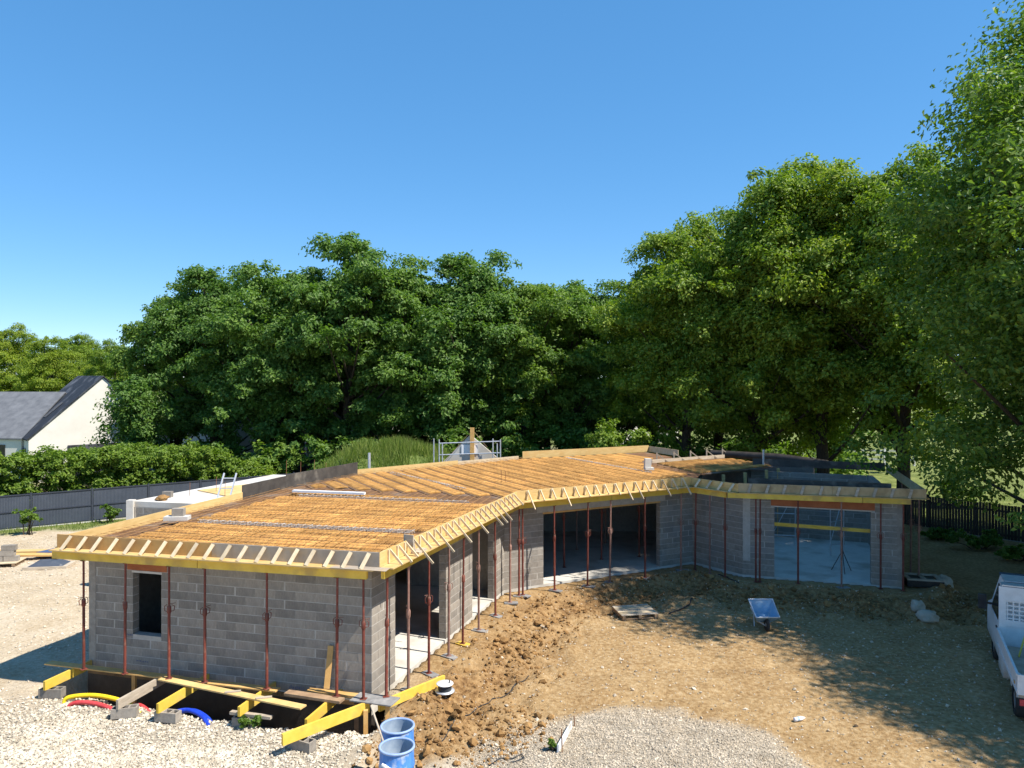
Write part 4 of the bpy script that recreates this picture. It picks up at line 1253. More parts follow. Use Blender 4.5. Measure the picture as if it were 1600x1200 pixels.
ground_line('cable', [(684, 1163), (700, 1148), (725, 1120), (752, 1098), (775, 1085), (805, 1070), (820, 1061), (828, 1045)], 0.011, M['dark'], 'thin dark cable lying across the clods', 'cable')
ground_line('hose', [(765, 1197), (780, 1188), (800, 1190), (815, 1184), (819, 1190), (806, 1195), (790, 1196)], 0.010, M['dark'], 'loop of thin black hose on the fine gravel', 'hose')
ground_line('cable', [(1045, 955), (1062, 950), (1078, 940), (1084, 934)], 0.02, M['dark'], 'black cable on the shaded soil of the courtyard', 'cable')
ground_line('cable', [(1122, 905), (1140, 912), (1160, 917)], 0.018, M['dark'], 'short dark cable beside the inner corner props', 'cable')
# survey stakes with a board
qa = W(877, 1172, -0.1); qb = W(897, 1130, -0.15)
za = gz(qa.x, qa.y); zb = gz(qb.x, qb.y)
single('stake', MB().tube([(qa.x + 0.02, qa.y - 0.06, za - 0.2), (qa.x, qa.y - 0.06, za + 0.46)], 0.011, 6), M['rust'], 'thin iron stake at the near end of the pale board', 'stake')
single('stake', MB().tube([(qb.x + 0.02, qb.y, zb - 0.2), (qb.x, qb.y, zb + 0.22)], 0.011, 6), M['rust'], 'thin iron stake at the far end of the pale board', 'stake')
single('board', MB().bar((qa.x - 0.07, qa.y - 0.05, za + 0.075), (qb.x - 0.06, qb.y - 0.1, zb + 0.085), 0.025, 0.15), M['white'], 'pale board on edge between two iron stakes', 'board')

# ------------------------------------------------------------------ wheelbarrow, pallet, bottle, boulders
q = W(1196, 984, -0.3)
wz = gz(q.x, q.y)
t = thing('wheelbarrow', 'blue wheelbarrow tipped toward the viewer in the tree shade', 'wheelbarrow', (q.x, q.y, wz))
def tip(p):   # tray coordinates tipped toward the camera
    a = math.radians(27)
    x, y, z = p
    return (x, y * math.cos(a) - z * math.sin(a) + 0.18, y * math.sin(a) + z * math.cos(a) + 0.30)
mb = MB()
outer = [(-0.33, -0.30), (0.33, -0.30), (0.35, 0.42), (-0.35, 0.42)]
inner = [(-0.17, -0.10), (0.17, -0.10), (0.19, 0.20), (-0.19, 0.20)]
vs = [tip((x, y, 0.28)) for x, y in outer] + [tip((x, y, -0.06)) for x, y in inner]
vs += [tip((x * 1.035, y * 1.035, 0.272)) for x, y in outer] + [tip((x * 1.08, y * 1.08, -0.085)) for x, y in inner]
mb.add(vs, [(4, 5, 6, 7)] + [(i, (i + 1) % 4, 4 + (i + 1) % 4, 4 + i) for i in range(4)] + [(11 + 4, 14, 13, 12)] + [(8 + (i + 1) % 4, 8 + i, 12 + i, 12 + (i + 1) % 4) for i in range(4)] + [(i, 8 + i, 8 + (i + 1) % 4, (i + 1) % 4) for i in range(4)])
tray = part('tray', MB(), M['bluetray'], t, True) if False else part('tray', mb, M['bluetray'], t, True)
rim = MB().tube([tip((x, y, 0.285)) for x, y in outer + outer[:1]], 0.022, 6)
part('rim', rim, M['alu'], tray, True)
for sx in (-1, 1):
    part('handle', MB().tube([(sx * 0.05, -0.12, 0.16), tip((sx * 0.18, -0.10, -0.04)), tip((sx * 0.22, 0.3, -0.05)), tip((sx * 0.24, 0.42, -0.03))], 0.017, 6), M['galv'], t, True)
    part('leg', MB().tube([tip((sx * 0.2, 0.25, -0.05)), (sx * 0.22, 0.30, 0.0)], 0.015, 6), M['galv'], t, True)
wh = part('wheel', MB().lathe([(0.06, -0.035), (0.15, -0.04), (0.18, -0.02), (0.18, 0.02), (0.15, 0.04), (0.06, 0.035)], (0, -0.12, 0.18), 18, 'X'), M['tyre'], t, True)
part('hub', MB().lathe([(0.0, -0.03), (0.06, -0.03), (0.06, 0.03), (0.0, 0.03)], (0, -0.12, 0.18), 12, 'X'), M['galv'], wh, True)

q = W(992, 960, -0.3)
pz = gz(q.x, q.y)
t = thing('pallet', 'weathered wooden pallet lying on the courtyard soil', 'pallet', (q.x, q.y, pz + 0.01), None, 0.18)
for k in range(7):
    part('slat', MB().box((0, -0.42 + 0.14 * k, 0.135), (1.15, 0.085, 0.022), Matrix.Rotation(random.uniform(-0.06, 0.06), 3, 'Z')), M['batten'] if k % 3 else M['greywood'], t, True)
for x in (-0.5, 0, 0.5):
    part('bearer', MB().box((x, 0, 0.075), (0.09, 0.98, 0.09)), M['oldwood'], t, True)
for y in (-0.42, 0, 0.42):
    part('bottom_board', MB().box((0, y, 0.015), (1.15, 0.1, 0.022)), M['oldwood'], t, True)
q = W(1248, 1124, -0.28); bz = gz(q.x, q.y)
t = thing('bottle', 'empty clear plastic bottle lying on the sunny soil', 'bottle', (q.x, q.y, bz + 0.05), None, 0.35)
part('body', MB().lathe([(0.0, -0.12), (0.04, -0.115), (0.044, -0.06), (0.04, 0.0), (0.044, 0.06), (0.03, 0.11), (0.014, 0.14), (0.014, 0.16), (0.0, 0.16)], (0, 0, 0), 14, 'X'), M['pure_white'], t, True)
part('label_band', MB().lathe([(0.0455, -0.05), (0.0455, 0.0)], (0, 0, 0), 14, 'X'), M['bluetray'], t, True)
def rock(name, c, r, label, mat=None, seed=1):
    rr = np.random.default_rng(seed)
    mb = MB(); nu, nv = 30, 18
    vs = []
    for j in range(nv + 1):
        th = math.pi * j / nv
        for i in range(nu):
            ph_ = 2 * math.pi * i / nu
            dv = Vector((math.sin(th) * math.cos(ph_), math.sin(th) * math.sin(ph_), math.cos(th)))
            k = 1 + 0.35 * noise.noise(dv * 1.3 + Vector((seed * 3.1, 0, 0))) + 0.20 * noise.noise(dv * 3.1 + Vector((0, seed * 1.7, 0))) + 0.10 * noise.noise(dv * 8 + Vector((seed, 0, 3)))
            vs.append((c[0] + dv.x * r[0] * k, c[1] + dv.y * r[1] * k, c[2] + dv.z * r[2] * k))
    fs = []
    for j in range(nv):
        for i in range(nu):
            fs.append((j * nu + i, (j + 1) * nu + i, (j + 1) * nu + (i + 1) % nu, j * nu + (i + 1) % nu))
    mb.add(vs, fs, True)
    single(name, mb, mat or M['boulder'], label, 'boulder', 'boulders near the garage')
for px, py, r, lb, sd_ in ((1450, 970, (0.30, 0.23, 0.19), 'rounded grey boulder in front of the garage corner', 2), (1434, 958, (0.20, 0.19, 0.19), 'pale boulder touching the rounded grey one', 3), (1474, 920, (0.28, 0.24, 0.26), 'brown boulder beside the pale frame at the garage corner', 5)):
    q = W(px, py, -0.25)
    rock('boulder', (q.x, q.y, gz(q.x, q.y) + r[2] * 0.55), r, lb, seed=sd_)
q = W(597, 1198, -0.1)
# frame beside the garage corner
q = V2(13.75, 24.9)
t = thing('timber_crib', 'pale timber frame on a dark base at the garage corner', 'crib', (q.x, q.y, gz(q.x, q.y)), None, -0.25)
part('base', MB().box((0, 0, 0.1), (1.1, 0.9, 0.2)), M['membrane'], t, True)
for yy in (-0.38, 0.38):
    part('rail', MB().box((0, yy, 0.225), (1.1, 0.13, 0.045)), M['greywood'], t, True)
for xx in (-0.48, 0, 0.48):
    part('rail', MB().box((xx, 0, 0.227), (0.13, 0.63, 0.045)), M['greywood'], t, True)

# ------------------------------------------------------------------ pickup truck with drop sides
truck = thing('pickup_truck', 'white flatbed pickup truck parked at the right edge', 'truck', (12.28, 16.8, gz(11.5, 17)), None, math.radians(-27))
def tp(name, mb, mat, parent=None, label=None):
    return part(name, mb, mat, parent or truck, True, label)
mb = MB()
# cab shell: profile in y-z swept over x, with tapered upper half
prof = [(0.62, 0.45), (0.62, 1.25), (0.70, 2.12), (0.95, 2.24), (1.75, 2.22), (2.35, 1.45), (3.0, 1.22), (3.15, 0.95), (3.15, 0.45)]
def hw(z): return 0.98 - max(0, z - 1.25) * 0.14
vs = [(-hw(z), y, z) for y, z in prof] + [(hw(z), y, z) for y, z in prof]
n_ = len(prof)
fs = [tuple(range(n_)), tuple(range(2 * n_ - 1, n_ - 1, -1))] + [(i, n_ + i, n_ + (i + 1) % n_, (i + 1) % n_) for i in range(n_)]
mb.add(vs, fs)
cab = tp('cab', mb, M['truck'])
tp('windscreen', MB().add([(-0.78, 1.82, 2.15), (0.78, 1.82, 2.15), (0.86, 2.30, 1.52), (-0.86, 2.30, 1.52)], [(0, 1, 2, 3)]) or MB().box((0, 2.09, 1.86), (1.6, 0.02, 0.78), Matrix.Rotation(-0.66, 3, 'X')), M['glass'], cab)
for sx in (-1, 1):
    xw = sx * 0.945
    pm = MB(); q = [(0.95, 1.30), (0.95, 2.02), (1.72, 2.04), (2.18, 1.42), (2.16, 1.30)]
    pm.add([(sx * (hw(z) + 0.006), y, z) for y, z in q] + [(sx * (hw(z) - 0.02), y, z) for y, z in q], [tuple(range(5)), tuple(range(9, 4, -1))])
    dr = MB(); q2 = [(0.85, 0.50), (0.85, 1.27), (2.22, 1.27), (2.22, 0.75), (2.0, 0.50)]
    dr.add([(sx * (0.988), y, z) for y, z in q2] + [(sx * 0.97, y, z) for y, z in q2], [tuple(range(5)), tuple(range(9, 4, -1))] + [(i, (i + 1) % 5, 5 + (i + 1) % 5, 5 + i) for i in range(5)])
    door = tp('door', dr, M['truck'])
    tp('side_window', pm, M['glass'], door)
    tp('handle', MB().box((sx * 1.0, 1.0, 1.12), (0.03, 0.16, 0.04)), M['dark'], door)
    mr = MB().box((sx * 1.20, 2.02, 1.45), (0.18, 0.1, 0.36)).bar((sx * 0.95, 2.05, 1.40), (sx * 1.14, 2.03, 1.42), 0.04, 0.05)
    tp('mirror', mr, M['dark'])
    tp('headlight', MB().box((sx * 0.78, 3.10, 0.98), (0.3, 0.14, 0.2)), M['glass'])
    for y in (-1.55, 2.05):
        w_ = tp('wheel', MB().lathe([(0.20, -0.10), (0.31, -0.105), (0.345, -0.07), (0.345, 0.07), (0.31, 0.105), (0.20, 0.10)], (sx * 0.86, y, 0.345), 22, 'X'), M['tyre'])
        tp('rim', MB().lathe([(0.0, -0.03), (0.08, -0.05), (0.20, -0.085), (0.20, 0.085), (0.08, 0.05), (0.0, 0.03)], (sx * 0.86, y, 0.345), 16, 'X'), M['galv'], w_)
    tp('mudguard', MB().tube([(sx * 0.88, -2.0, 0.55), (sx * 0.88, -1.92, 0.74), (sx * 0.88, -1.55, 0.82), (sx * 0.88, -1.18, 0.74), (sx * 0.88, -1.10, 0.50)], 0.10, 6), M['truck'])
    tp('drop_side', MB().box((sx * 1.03, -1.12, 1.06), (0.035, 3.1, 0.40)).box((sx * 1.052, -1.12, 1.24), (0.02, 3.1, 0.05)).box((sx * 1.052, -1.12, 0.90), (0.02, 3.1, 0.05)), M['truck'])
    tp('marker_light', MB().box((sx * 1.055, -2.35, 0.99), (0.012, 0.12, 0.05)), M['orangewood'])
    tp('tail_light', MB().box((sx * 0.88, -2.72, 0.72), (0.26, 0.04, 0.12)), M['pipe_red'])
    tp('side_box', MB().box((sx * 0.90, -0.15, 0.62), (0.28, 0.8, 0.4)), M['truck'])
tp('bumper', MB().box((0, 3.16, 0.55), (1.95, 0.16, 0.28)), M['dark'])
tp('bed_floor', MB().box((0, -1.12, 0.83), (2.02, 3.1, 0.06)), M['greywood'])
tp('tailboard', MB().box((0, -2.69, 1.06), (2.09, 0.035, 0.40)), M['truck'])
tp('chassis', MB().box((-0.4, 0.0, 0.62), (0.1, 5.2, 0.16)).box((0.4, 0.0, 0.62), (0.1, 5.2, 0.16)), M['dark'])
hb = MB().box((0, 0.50, 1.08), (2.02, 0.05, 0.46)).box((0, 0.50, 2.16), (2.02, 0.06, 0.16)).box((-0.94, 0.50, 1.68), (0.14, 0.06, 0.8)).box((0.94, 0.50, 1.68), (0.14, 0.06, 0.8)).box((0, 0.5, 1.38), (1.74, 0.05, 0.16)).box((0, 0.5, 2.0), (1.74, 0.05, 0.16))
head = tp('headboard', hb, M['truck'])
gr = MB()
for k in range(15):
    gr.box((-0.84 + 0.12 * k, 0.50, 1.69), (0.03, 0.02, 0.48))
for k in range(5):
    gr.box((0, 0.502, 1.50 + 0.1 * k), (1.74, 0.022, 0.03))
tp('grille', gr, M['truck'], head)
tp('roof_rack', MB().box((0, 0.62, 2.27), (1.9, 0.30, 0.03)).box((0, 1.2, 2.29), (1.7, 0.7, 0.02)), M['galv'])
def tl(x, y, z):
    a = math.radians(-27)
    return Vector((truck.location.x + x * math.cos(a) - y * math.sin(a), truck.location.y + x * math.sin(a) + y * math.cos(a), truck.location.z + z))
single('shovel_handle', MB().tube([tl(-0.72, -0.35, 0.88), tl(-0.38, 0.42, 1.66)], 0.02, 6), M['yellow'], 'yellow tool handle leaning on the truck headboard', 'tool')
single('rubble_bag', (lambda mb: (mb.lathe([(0.0, 0.0), (0.3, 0.0), (0.36, 0.14), (0.26, 0.27), (0.0, 0.31)], tuple(tl(-0.1, -0.5, 0.87)), 12), mb)[1])(MB()), M['plate'], 'grey sack lying in the truck bed', 'sack')

# ------------------------------------------------------------------ things on the roof
def block_pile(name, px, py, z, label, kind):
    q = W(px, py, z)
    t = thing(name, label, 'blocks', (q.x, q.y, z), 'blocks set on the deck', 0.1)
    if kind == 0:
        part('lower_block', MB().box((0, 0, 0.05), (0.62, 0.3, 0.1)), M['white_concrete'], t, True)
        part('upper_block', MB().box((0.03, 0.02, 0.20), (0.30, 0.2, 0.2)), M['block'], t, True)
    else:
        part('lower_block', MB().box((0.05, 0, 0.05), (0.36, 0.3, 0.1)), M['white_concrete'], t, True)
        part('upper_block', MB().box((0, 0, 0.28), (0.26, 0.2, 0.36), Matrix.Rotation(0.05, 3, 'Y')), M['white_concrete'], t, True)
block_pile('block_pile', 277, 812, 3.12, 'pale blocks stacked at the left side of the front deck', 0)
block_pile('block_pile', 1012, 734, 3.12, 'upright pale block standing on the rear deck', 1)
qa = W(458, 768, 3.13); qb = W(570, 772, 3.13)
single('white_bar', MB().bar((qa.x, qa.y, 3.15), (qb.x, qb.y, 3.15), 0.14, 0.07), M['pure_white'], 'long white insulation bar lying across the front deck', 'bar')
q = W(577, 737, 3.0)
single('vent_pipe', MB().tube([(q.x, q.y, 2.99), (q.x, q.y, 3.78)], 0.055, 10), M['galv'], 'grey vent pipe standing at the back of the deck', 'pipe')
q = W(1193, 728, 3.0)
single('vent_pipe', MB().tube([(q.x, q.y, 2.99), (q.x, q.y, 3.72)], 0.05, 10), M['galv'], 'grey vent pipe on the far right deck', 'pipe')
for i, (x, y, h_) in enumerate(((-0.4, 27.2, 0.5), (-0.25, 27.3, 0.45), (-9.9, 25.6, 0.5), (-11.2, 25.8, 0.45), (-10.6, 26.6, 0.55), (-9.3, 30.6, 0.7), (-8.8, 30.9, 0.6), (-8.2, 30.8, 0.7), (-7.7, 30.7, 0.6))):
    zb = 2.99 if i < 2 else 2.8
    single('starter_bar', MB().tube([(x, y, zb), (x + 0.01, y, zb + h_)], 0.009, 5), M['rust'], '%s rebar sticking up, %s' % (('thin rusty', 'short rusty', 'lone rusty')[i % 3], ('from the deck near the bend, left one', 'from the deck near the bend, right one', 'from the wing slab near the ladder', 'from the wing slab at its left', 'from the middle of the wing slab', 'at the wing rear, leftmost', 'at the wing rear, second', 'at the wing rear, third', 'at the wing rear, rightmost')[i]), 'rebar', 'starter bars')
# ladder
q = W(340, 780, 3.0)
t = thing('ladder', 'aluminium ladder leaning on the deck edge near the left wing', 'ladder', (q.x, q.y, 2.8))
for sx in (-0.2, 0.2):
    part('rail', MB().bar((sx - 0.0, -0.1, -0.6), (sx + 0.24, 0.45, 0.98), 0.035, 0.07, (0, -1, 0)), M['alu'], t, True)
for k in range(5):
    u = 0.1 + 0.2 * k
    part('rung', MB().bar((-0.2 + 0.24 * u, -0.1 + 0.55 * u, -0.6 + 1.58 * u), (0.2 + 0.24 * u, -0.1 + 0.55 * u, -0.6 + 1.58 * u), 0.03, 0.03), M['alu'], t, True)
# formwork boards and a block on the wing
qq = [V2(-11.4, 26.9), V2(-8.7, 24.6), V2(-8.2, 26.9), V2(-9.2, 29.5)]
single('plywood_sheet', MB().prism([(p.x, p.y) for p in qq], 2.806, 2.83), M['pine'], 'large pale plywood sheet on the left wing slab', 'plywood')
q = W(262, 776, 2.82)
single('concrete_block', MB().box((q.x, q.y, 2.9), (0.3, 0.2, 0.2)), M['block'], 'small grey block on the left wing slab', 'block', 'loose concrete blocks')
q = W(254, 781, 2.82)
rock('rubble', (q.x, q.y, 2.88), (0.2, 0.15, 0.09), 'lump of rubble beside the small block on the wing', M['soil'], 6)

# gable with its scaffold beyond the roof --------------------------------------------
GY_ = 36.8
def gp(px, py): return Vector(((px - 800) / F * GY_, GY_, CAMZ - (py - HOR) * GY_ / F))
ga, gl, grt = gp(735, 679), gp(688, 726), gp(790, 726)
t = thing('block_gable', 'small grey block gable with a timber post rising beyond the roof', 'gable', (ga.x, GY_, -0.3))
mb = MB()
tri = [gl, grt, ga]
vs = [(p.x, GY_ - 0.1, p.z) for p in tri] + [(p.x, GY_ + 0.1, p.z) for p in tri]
vs += [(gl.x, GY_ - 0.1, -0.3), (grt.x, GY_ - 0.1, -0.3), (gl.x, GY_ + 0.1, -0.3), (grt.x, GY_ + 0.1, -0.3)]
mb.add(vs, [(0, 1, 2), (5, 4, 3), (0, 2, 5, 3), (2, 1, 4, 5), (6, 7, 1, 0), (9, 8, 3, 4), (8, 6, 0, 3), (7, 9, 4, 1)])
part('gable_wall', mb, M['white_concrete'], t)
part('king_post', MB().box((ga.x + 0.1, GY_ - 0.19, (gp(735, 668).z + 1.5) / 2), (0.2, 0.16, gp(735, 668).z - 1.5)), M['orangewood'], t)
part('white_panel', MB().box((gp(734, 702).x, GY_ - 0.125, gp(734, 702).z), (0.8, 0.03, 0.45)), M['pure_white'], t)
for sx in (-1, 1):
    part('rope', MB().tube([(ga.x + 0.1, GY_ - 0.19, gp(735, 671).z), (ga.x + 0.1 + sx * 1.45, GY_ - 0.3, gp(735, 724).z)], 0.015, 4), M['oldwood'], t)
t = thing('scaffold', 'galvanised scaffold rails in front of the grey block gable', 'scaffold', (ga.x, GY_ - 0.6, -0.3))
ys = GY_ - 0.6
for px in (677, 687, 692, 770, 777, 782):
    x = (px - 800) / F * ys
    zt = CAMZ - ((686 if px in (677, 687, 770, 782) else 692) - HOR) * ys / F
    part('upright', MB().tube([(x, ys - 0.25 + 0.5 * (px in (677, 770)), -0.3), (x, ys - 0.25 + 0.5 * (px in (677, 770)), zt)], 0.03, 7), M['galv'], t)
for py in (692, 710):
    z = CAMZ - (py - HOR) * ys / F
    part('guard_rail', MB().tube([((687 - 800) / F * ys, ys - 0.25, z), ((782 - 800) / F * ys, ys - 0.25, z + 0.1)], 0.028, 7), M['galv'], t)

# ------------------------------------------------------------------ garage interior
ya = on_wall(E, Fp, o4a - 0.25, -0.23); yb = on_wall(E, Fp, o4b + 0.25, -0.23)
single('cross_plank', MB().bar((ya.x, ya.y, 1.80), (yb.x, yb.y, 1.74), 0.04, 0.12), M['yellow'], 'yellow plank fixed across the inside of the garage opening', 'plank')
def sc_frame(x, y, label, rot):
    t = thing('scaffold_tower', label, 'scaffold', (x, y, 0.0), 'scaffold frames in the garage', rot)
    for sx in (-0.45, 0.45):
        part('upright', MB().tube([(sx, 0, 0.0), (sx, 0, 2.35)], 0.022, 6), M['galv'], t, True)
    for z in (0.4, 1.3, 2.2):
        part('cross_tube', MB().tube([(-0.45, 0, z), (0.45, 0, z)], 0.018, 6), M['galv'], t, True)
    part('diagonal', MB().tube([(-0.45, 0.03, 0.4), (0.45, 0.03, 2.2)], 0.014, 6), M['galv'], t, True)
sc_frame(12.7, 29.0, 'pale scaffold frame at the right inside the garage', 0.6)
sc_frame(11.2, 30.6, 'pale scaffold frame further back in the garage', -0.2)
for i, (x, y) in enumerate(((8.6, 30.2), (9.7, 30.9), (10.9, 31.8), (11.6, 32.35))):
    single('deck_post', MB().box((x, y, 1.475), (0.11, 0.11, 2.95)), M['pine'], 'pale timber post under the free deck edge, %s from the left' % ORD[i], 'post', 'posts under the free deck edge')
t = thing('tripod', 'black folded tripod stand inside the garage opening', 'tripod', (11.75, 26.4, 0.0))
for a in (0.3, 2.4, 4.5):
    part('leg', MB().tube([(0, 0, 0.75), (0.38 * math.cos(a), 0.38 * math.sin(a), 0.0)], 0.014, 5), M['dark'], t, True)
part('mast', MB().tube([(0, 0, 0.7), (0, 0, 1.5)], 0.018, 6), M['dark'], t, True)

# ------------------------------------------------------------------ left: fence, pallets, timber, house
fp0 = V2(-22.8, 35.2); fd = V2(2.05, 1.5).normalized()
fence = thing('steel_fence', 'anthracite corrugated steel panel fence behind the left yard', 'fence', (fp0.x, fp0.y, -0.3))
fn = Vector((fd.y, -fd.x, 0))
for k in range(-4, 7):
    a = fp0 + fd * (2.54 * k); b = a + fd * 2.54
    step_z = 0.0
    part('post', MB().box((a.x, a.y, 0.56), (0.08, 0.08, 1.78), Matrix.Rotation(math.atan2(fd.y, fd.x), 3, 'Z')), M['fencedark'], fence)
    mb = MB(); nrib = 40; vs = []
    for j in range(nrib * 2 + 1):
        q = a + fd * (0.05 + 2.44 * j / (nrib * 2)) + fn * (0.012 if (j // 1) % 2 else -0.004)
        vs += [(q.x, q.y, -0.14), (q.x, q.y, 1.36)]
    mb.add(vs, [(2 * j, 2 * j + 2, 2 * j + 3, 2 * j + 1) for j in range(nrib * 2)])
    pn = part('panel', mb, M['fence'], fence)
    rl = MB()
    for z in (-0.13, 0.60, 1.38):
        c = (a + b) / 2 + fn * 0.01
        rl.box((c.x, c.y, z), (2.44, 0.06, 0.05 if z > 0 else 0.04), Matrix.Rotation(math.atan2(fd.y, fd.x), 3, 'Z'))
    part('rail', rl, M['fencedark'], pn)
    c = (a + b) / 2
    part('base_board', MB().box((c.x, c.y, -0.28), (2.5, 0.05, 0.24), Matrix.Rotation(math.atan2(fd.y, fd.x), 3, 'Z')), M['white_concrete'], fence)
# pallet with blocks, timber stacks, dark pallet
q = W(8, 884, -0.15); z0 = gz(q.x, q.y)
t = thing('block_pallet', 'wooden pallet with a few grey blocks at the left edge', 'pallet', (q.x, q.y, z0 + 0.01), None, 0.2)
part('deck_boards', MB().box((-0.2, 0, 0.12), (1.5, 0.9, 0.03)), M['batten'], t, True)
for x in (-0.85, -0.2, 0.45):
    part('bearer', MB().box((x, 0, 0.05), (0.1, 0.9, 0.1)), M['oldwood'], t, True)
for i, (x, z) in enumerate(((-0.75, 0.235), (-0.22, 0.235), (0.28, 0.235), (-0.70, 0.44), (0.15, 0.44), (0.2, 0.64))):
    single('concrete_block', MB().box((q.x + x, q.y - 0.1 + 0.2 * x, z0 + z + 0.01), (0.48, 0.2, 0.195), Matrix.Rotation(0.2, 3, 'Z')), M['block'], 'grey block on the left edge pallet, %s' % ('bottom left', 'bottom middle', 'bottom right', 'second layer left', 'second layer right', 'topmost')[i], 'block', 'loose concrete blocks')
for i, (px, py, L_, mt, lb) in enumerate(((45, 866, 4.5, M['pine'], 'long pale boards stacked beyond the pallet, upper stack'), (60, 873, 3.6, M['orangewood'], 'orange timber stacked beyond the pallet, nearer stack'))):
    q = W(px, py, -0.1); z0 = gz(q.x, q.y)
    mb = MB()
    for k in range(3):
        mb.bar((q.x - L_ / 2, q.y - 0.25 + 0.12 * k, z0 + 0.15 + 0.03 * i), (q.x + L_ / 2, q.y + 0.05 + 0.14 * k, z0 + 0.16), 0.14, 0.06)
    mb.box((q.x - 1.0, q.y, z0 + 0.06), (0.1, 0.8, 0.12)).box((q.x + 1.0, q.y + 0.05, z0 + 0.06), (0.1, 0.8, 0.12))
    single('timber_stack', mb, mt, lb, 'timber')
q = W(77, 888, -0.15); z0 = gz(q.x, q.y)
t = thing('sheeting_pallet', 'low pallet with crumpled dark sheeting in the left yard', 'pallet', (q.x, q.y, z0), None, 0.15)
part('boards', MB().box((0, 0, 0.06), (1.5, 0.8, 0.1)), M['greywood'], t, True)
mb = MB(); vs = []; nn_ = 12
for j in range(nn_):
    for i in range(nn_):
        x = -0.6 + 1.2 * i / (nn_ - 1); y = -0.35 + 0.7 * j / (nn_ - 1)
        e = min(1, 4 * min(i, nn_ - 1 - i, j, nn_ - 1 - j) / nn_)
        vs.append((x, y, 0.115 + 0.16 * e + 0.12 * noise.noise(Vector((x * 5, y * 5, 1.0))) * e))
mb.add(vs, [(j * nn_ + i, j * nn_ + i + 1, (j + 1) * nn_ + i + 1, (j + 1) * nn_ + i) for j in range(nn_ - 1) for i in range(nn_ - 1)])
part('sheeting', mb, M['fence'], t, True)
q = W(100, 868, -0.1)
single('tarpaulin', MB().prism([(q.x - 0.9, q.y - 0.3), (q.x + 1.0, q.y - 0.4), (q.x + 1.1, q.y + 0.5), (q.x - 0.6, q.y + 0.5)], gz(q.x, q.y) + 0.02, gz(q.x, q.y) + 0.22), noisy('navy_tarpaulin', (0.05, 0.08, 0.17), (0.08, 0.12, 0.22), 4, 0.6, 0.2), 'flat navy tarpaulin covered stack beside the front left corner', 'tarpaulin')

# cream house with steep dark roof
def house_gable(name, label, apex, axis, half, z_eave, z_ridge, length, wallm, roofm, z0=-0.4):
    ax = Vector(axis).normalized(); pn = Vector((ax.y, -ax.x, 0))    # pn: across the gable
    t = thing(name, label, 'house', (apex.x, apex.y, z0), 'neighbouring houses')
    a = apex - pn * half; b = apex + pn * half; c = b + ax * length; d = a + ax * length; e = apex + ax * length
    mb = MB()
    vs = [(a.x, a.y, z0), (b.x, b.y, z0), (b.x, b.y, z_eave), (apex.x, apex.y, z_ridge - 0.05), (a.x, a.y, z_eave),
          (d.x, d.y, z0), (c.x, c.y, z0), (c.x, c.y, z_eave), (e.x, e.y, z_ridge - 0.05), (d.x, d.y, z_eave)]
    mb.add(vs, [(0, 1, 2, 3, 4), (9, 8, 7, 6, 5), (1, 6, 7, 2), (5, 0, 4, 9)])
    w_ = part('wall', mb, wallm, t)
    rf = MB()
    ov = 0.12
    for sgn in (-1, 1):
        lo0 = apex + pn * sgn * (half + ov) - ax * ov; lo1 = lo0 + ax * (length + 2 * ov)
        hi0 = apex - ax * ov; hi1 = hi0 + ax * (length + 2 * ov)
        zl = z_eave - ov * (z_ridge - z_eave) / half
        vs = [(lo0.x, lo0.y, zl), (hi0.x, hi0.y, z_ridge), (hi1.x, hi1.y, z_ridge), (lo1.x, lo1.y, zl)]
        vs += [(x, y, z + 0.09) for x, y, z in vs]
        fs = [(0, 1, 2, 3), (7, 6, 5, 4), (0, 4, 5, 1), (1, 5, 6, 2), (2, 6, 7, 3), (3, 7, 4, 0)]
        rf.add(vs, fs)
    roof = part('roof', rf, roofm, t)
    return t, roof, w_, pn, ax
ap = V2(-29.2, 53.0)
hs, hroof, hwall, pn, ax = house_gable('neighbour_house', 'cream rendered house with a steep dark slate roof at the left', ap, (-0.66, 0.75, 0), 4.5, 2.75, 6.95, 8.0, M['render'], M['slate'])
sl = (6.95 - 2.75) / 4.5
def roof_patch(mb, u0, u1, v0, v1, lift):
    pts = []
    for u, v in ((u0, v0), (u1, v0), (u1, v1), (u0, v1)):
        p = ap - pn * v * 1.0 + ax * u
        pts.append((p.x, p.y, 6.95 - sl * v + 0.09 + lift))
    mb.add(pts, [(0, 1, 2, 3)])
    return mb
for u in (2.0, 4.2):
    part('roof_window', roof_patch(MB(), u, u + 0.8, 2.1, 3.2, 0.05), M['glass'], hroof)
q0_ = ap - pn * 4.5; q1_ = q0_ + ax * 8
for u, wd in ((1.0, 1.3), (4.0, 1.8)):
    p = q0_ + ax * u - pn * 0.04
    part('window', MB().bar((p.x, p.y, 1.3), ((p + ax * wd).x, (p + ax * wd).y, 1.3), 0.05, 1.5), M['glass'], hwall)
p = ap - pn * 2.2 - ax * 0.04
part('garage_door', MB().bar((p.x, p.y, 1.0), ((p + pn * 4.2).x, (p + pn * 4.2).y, 1.0), 0.05, 2.4), M['slate'], hwall)
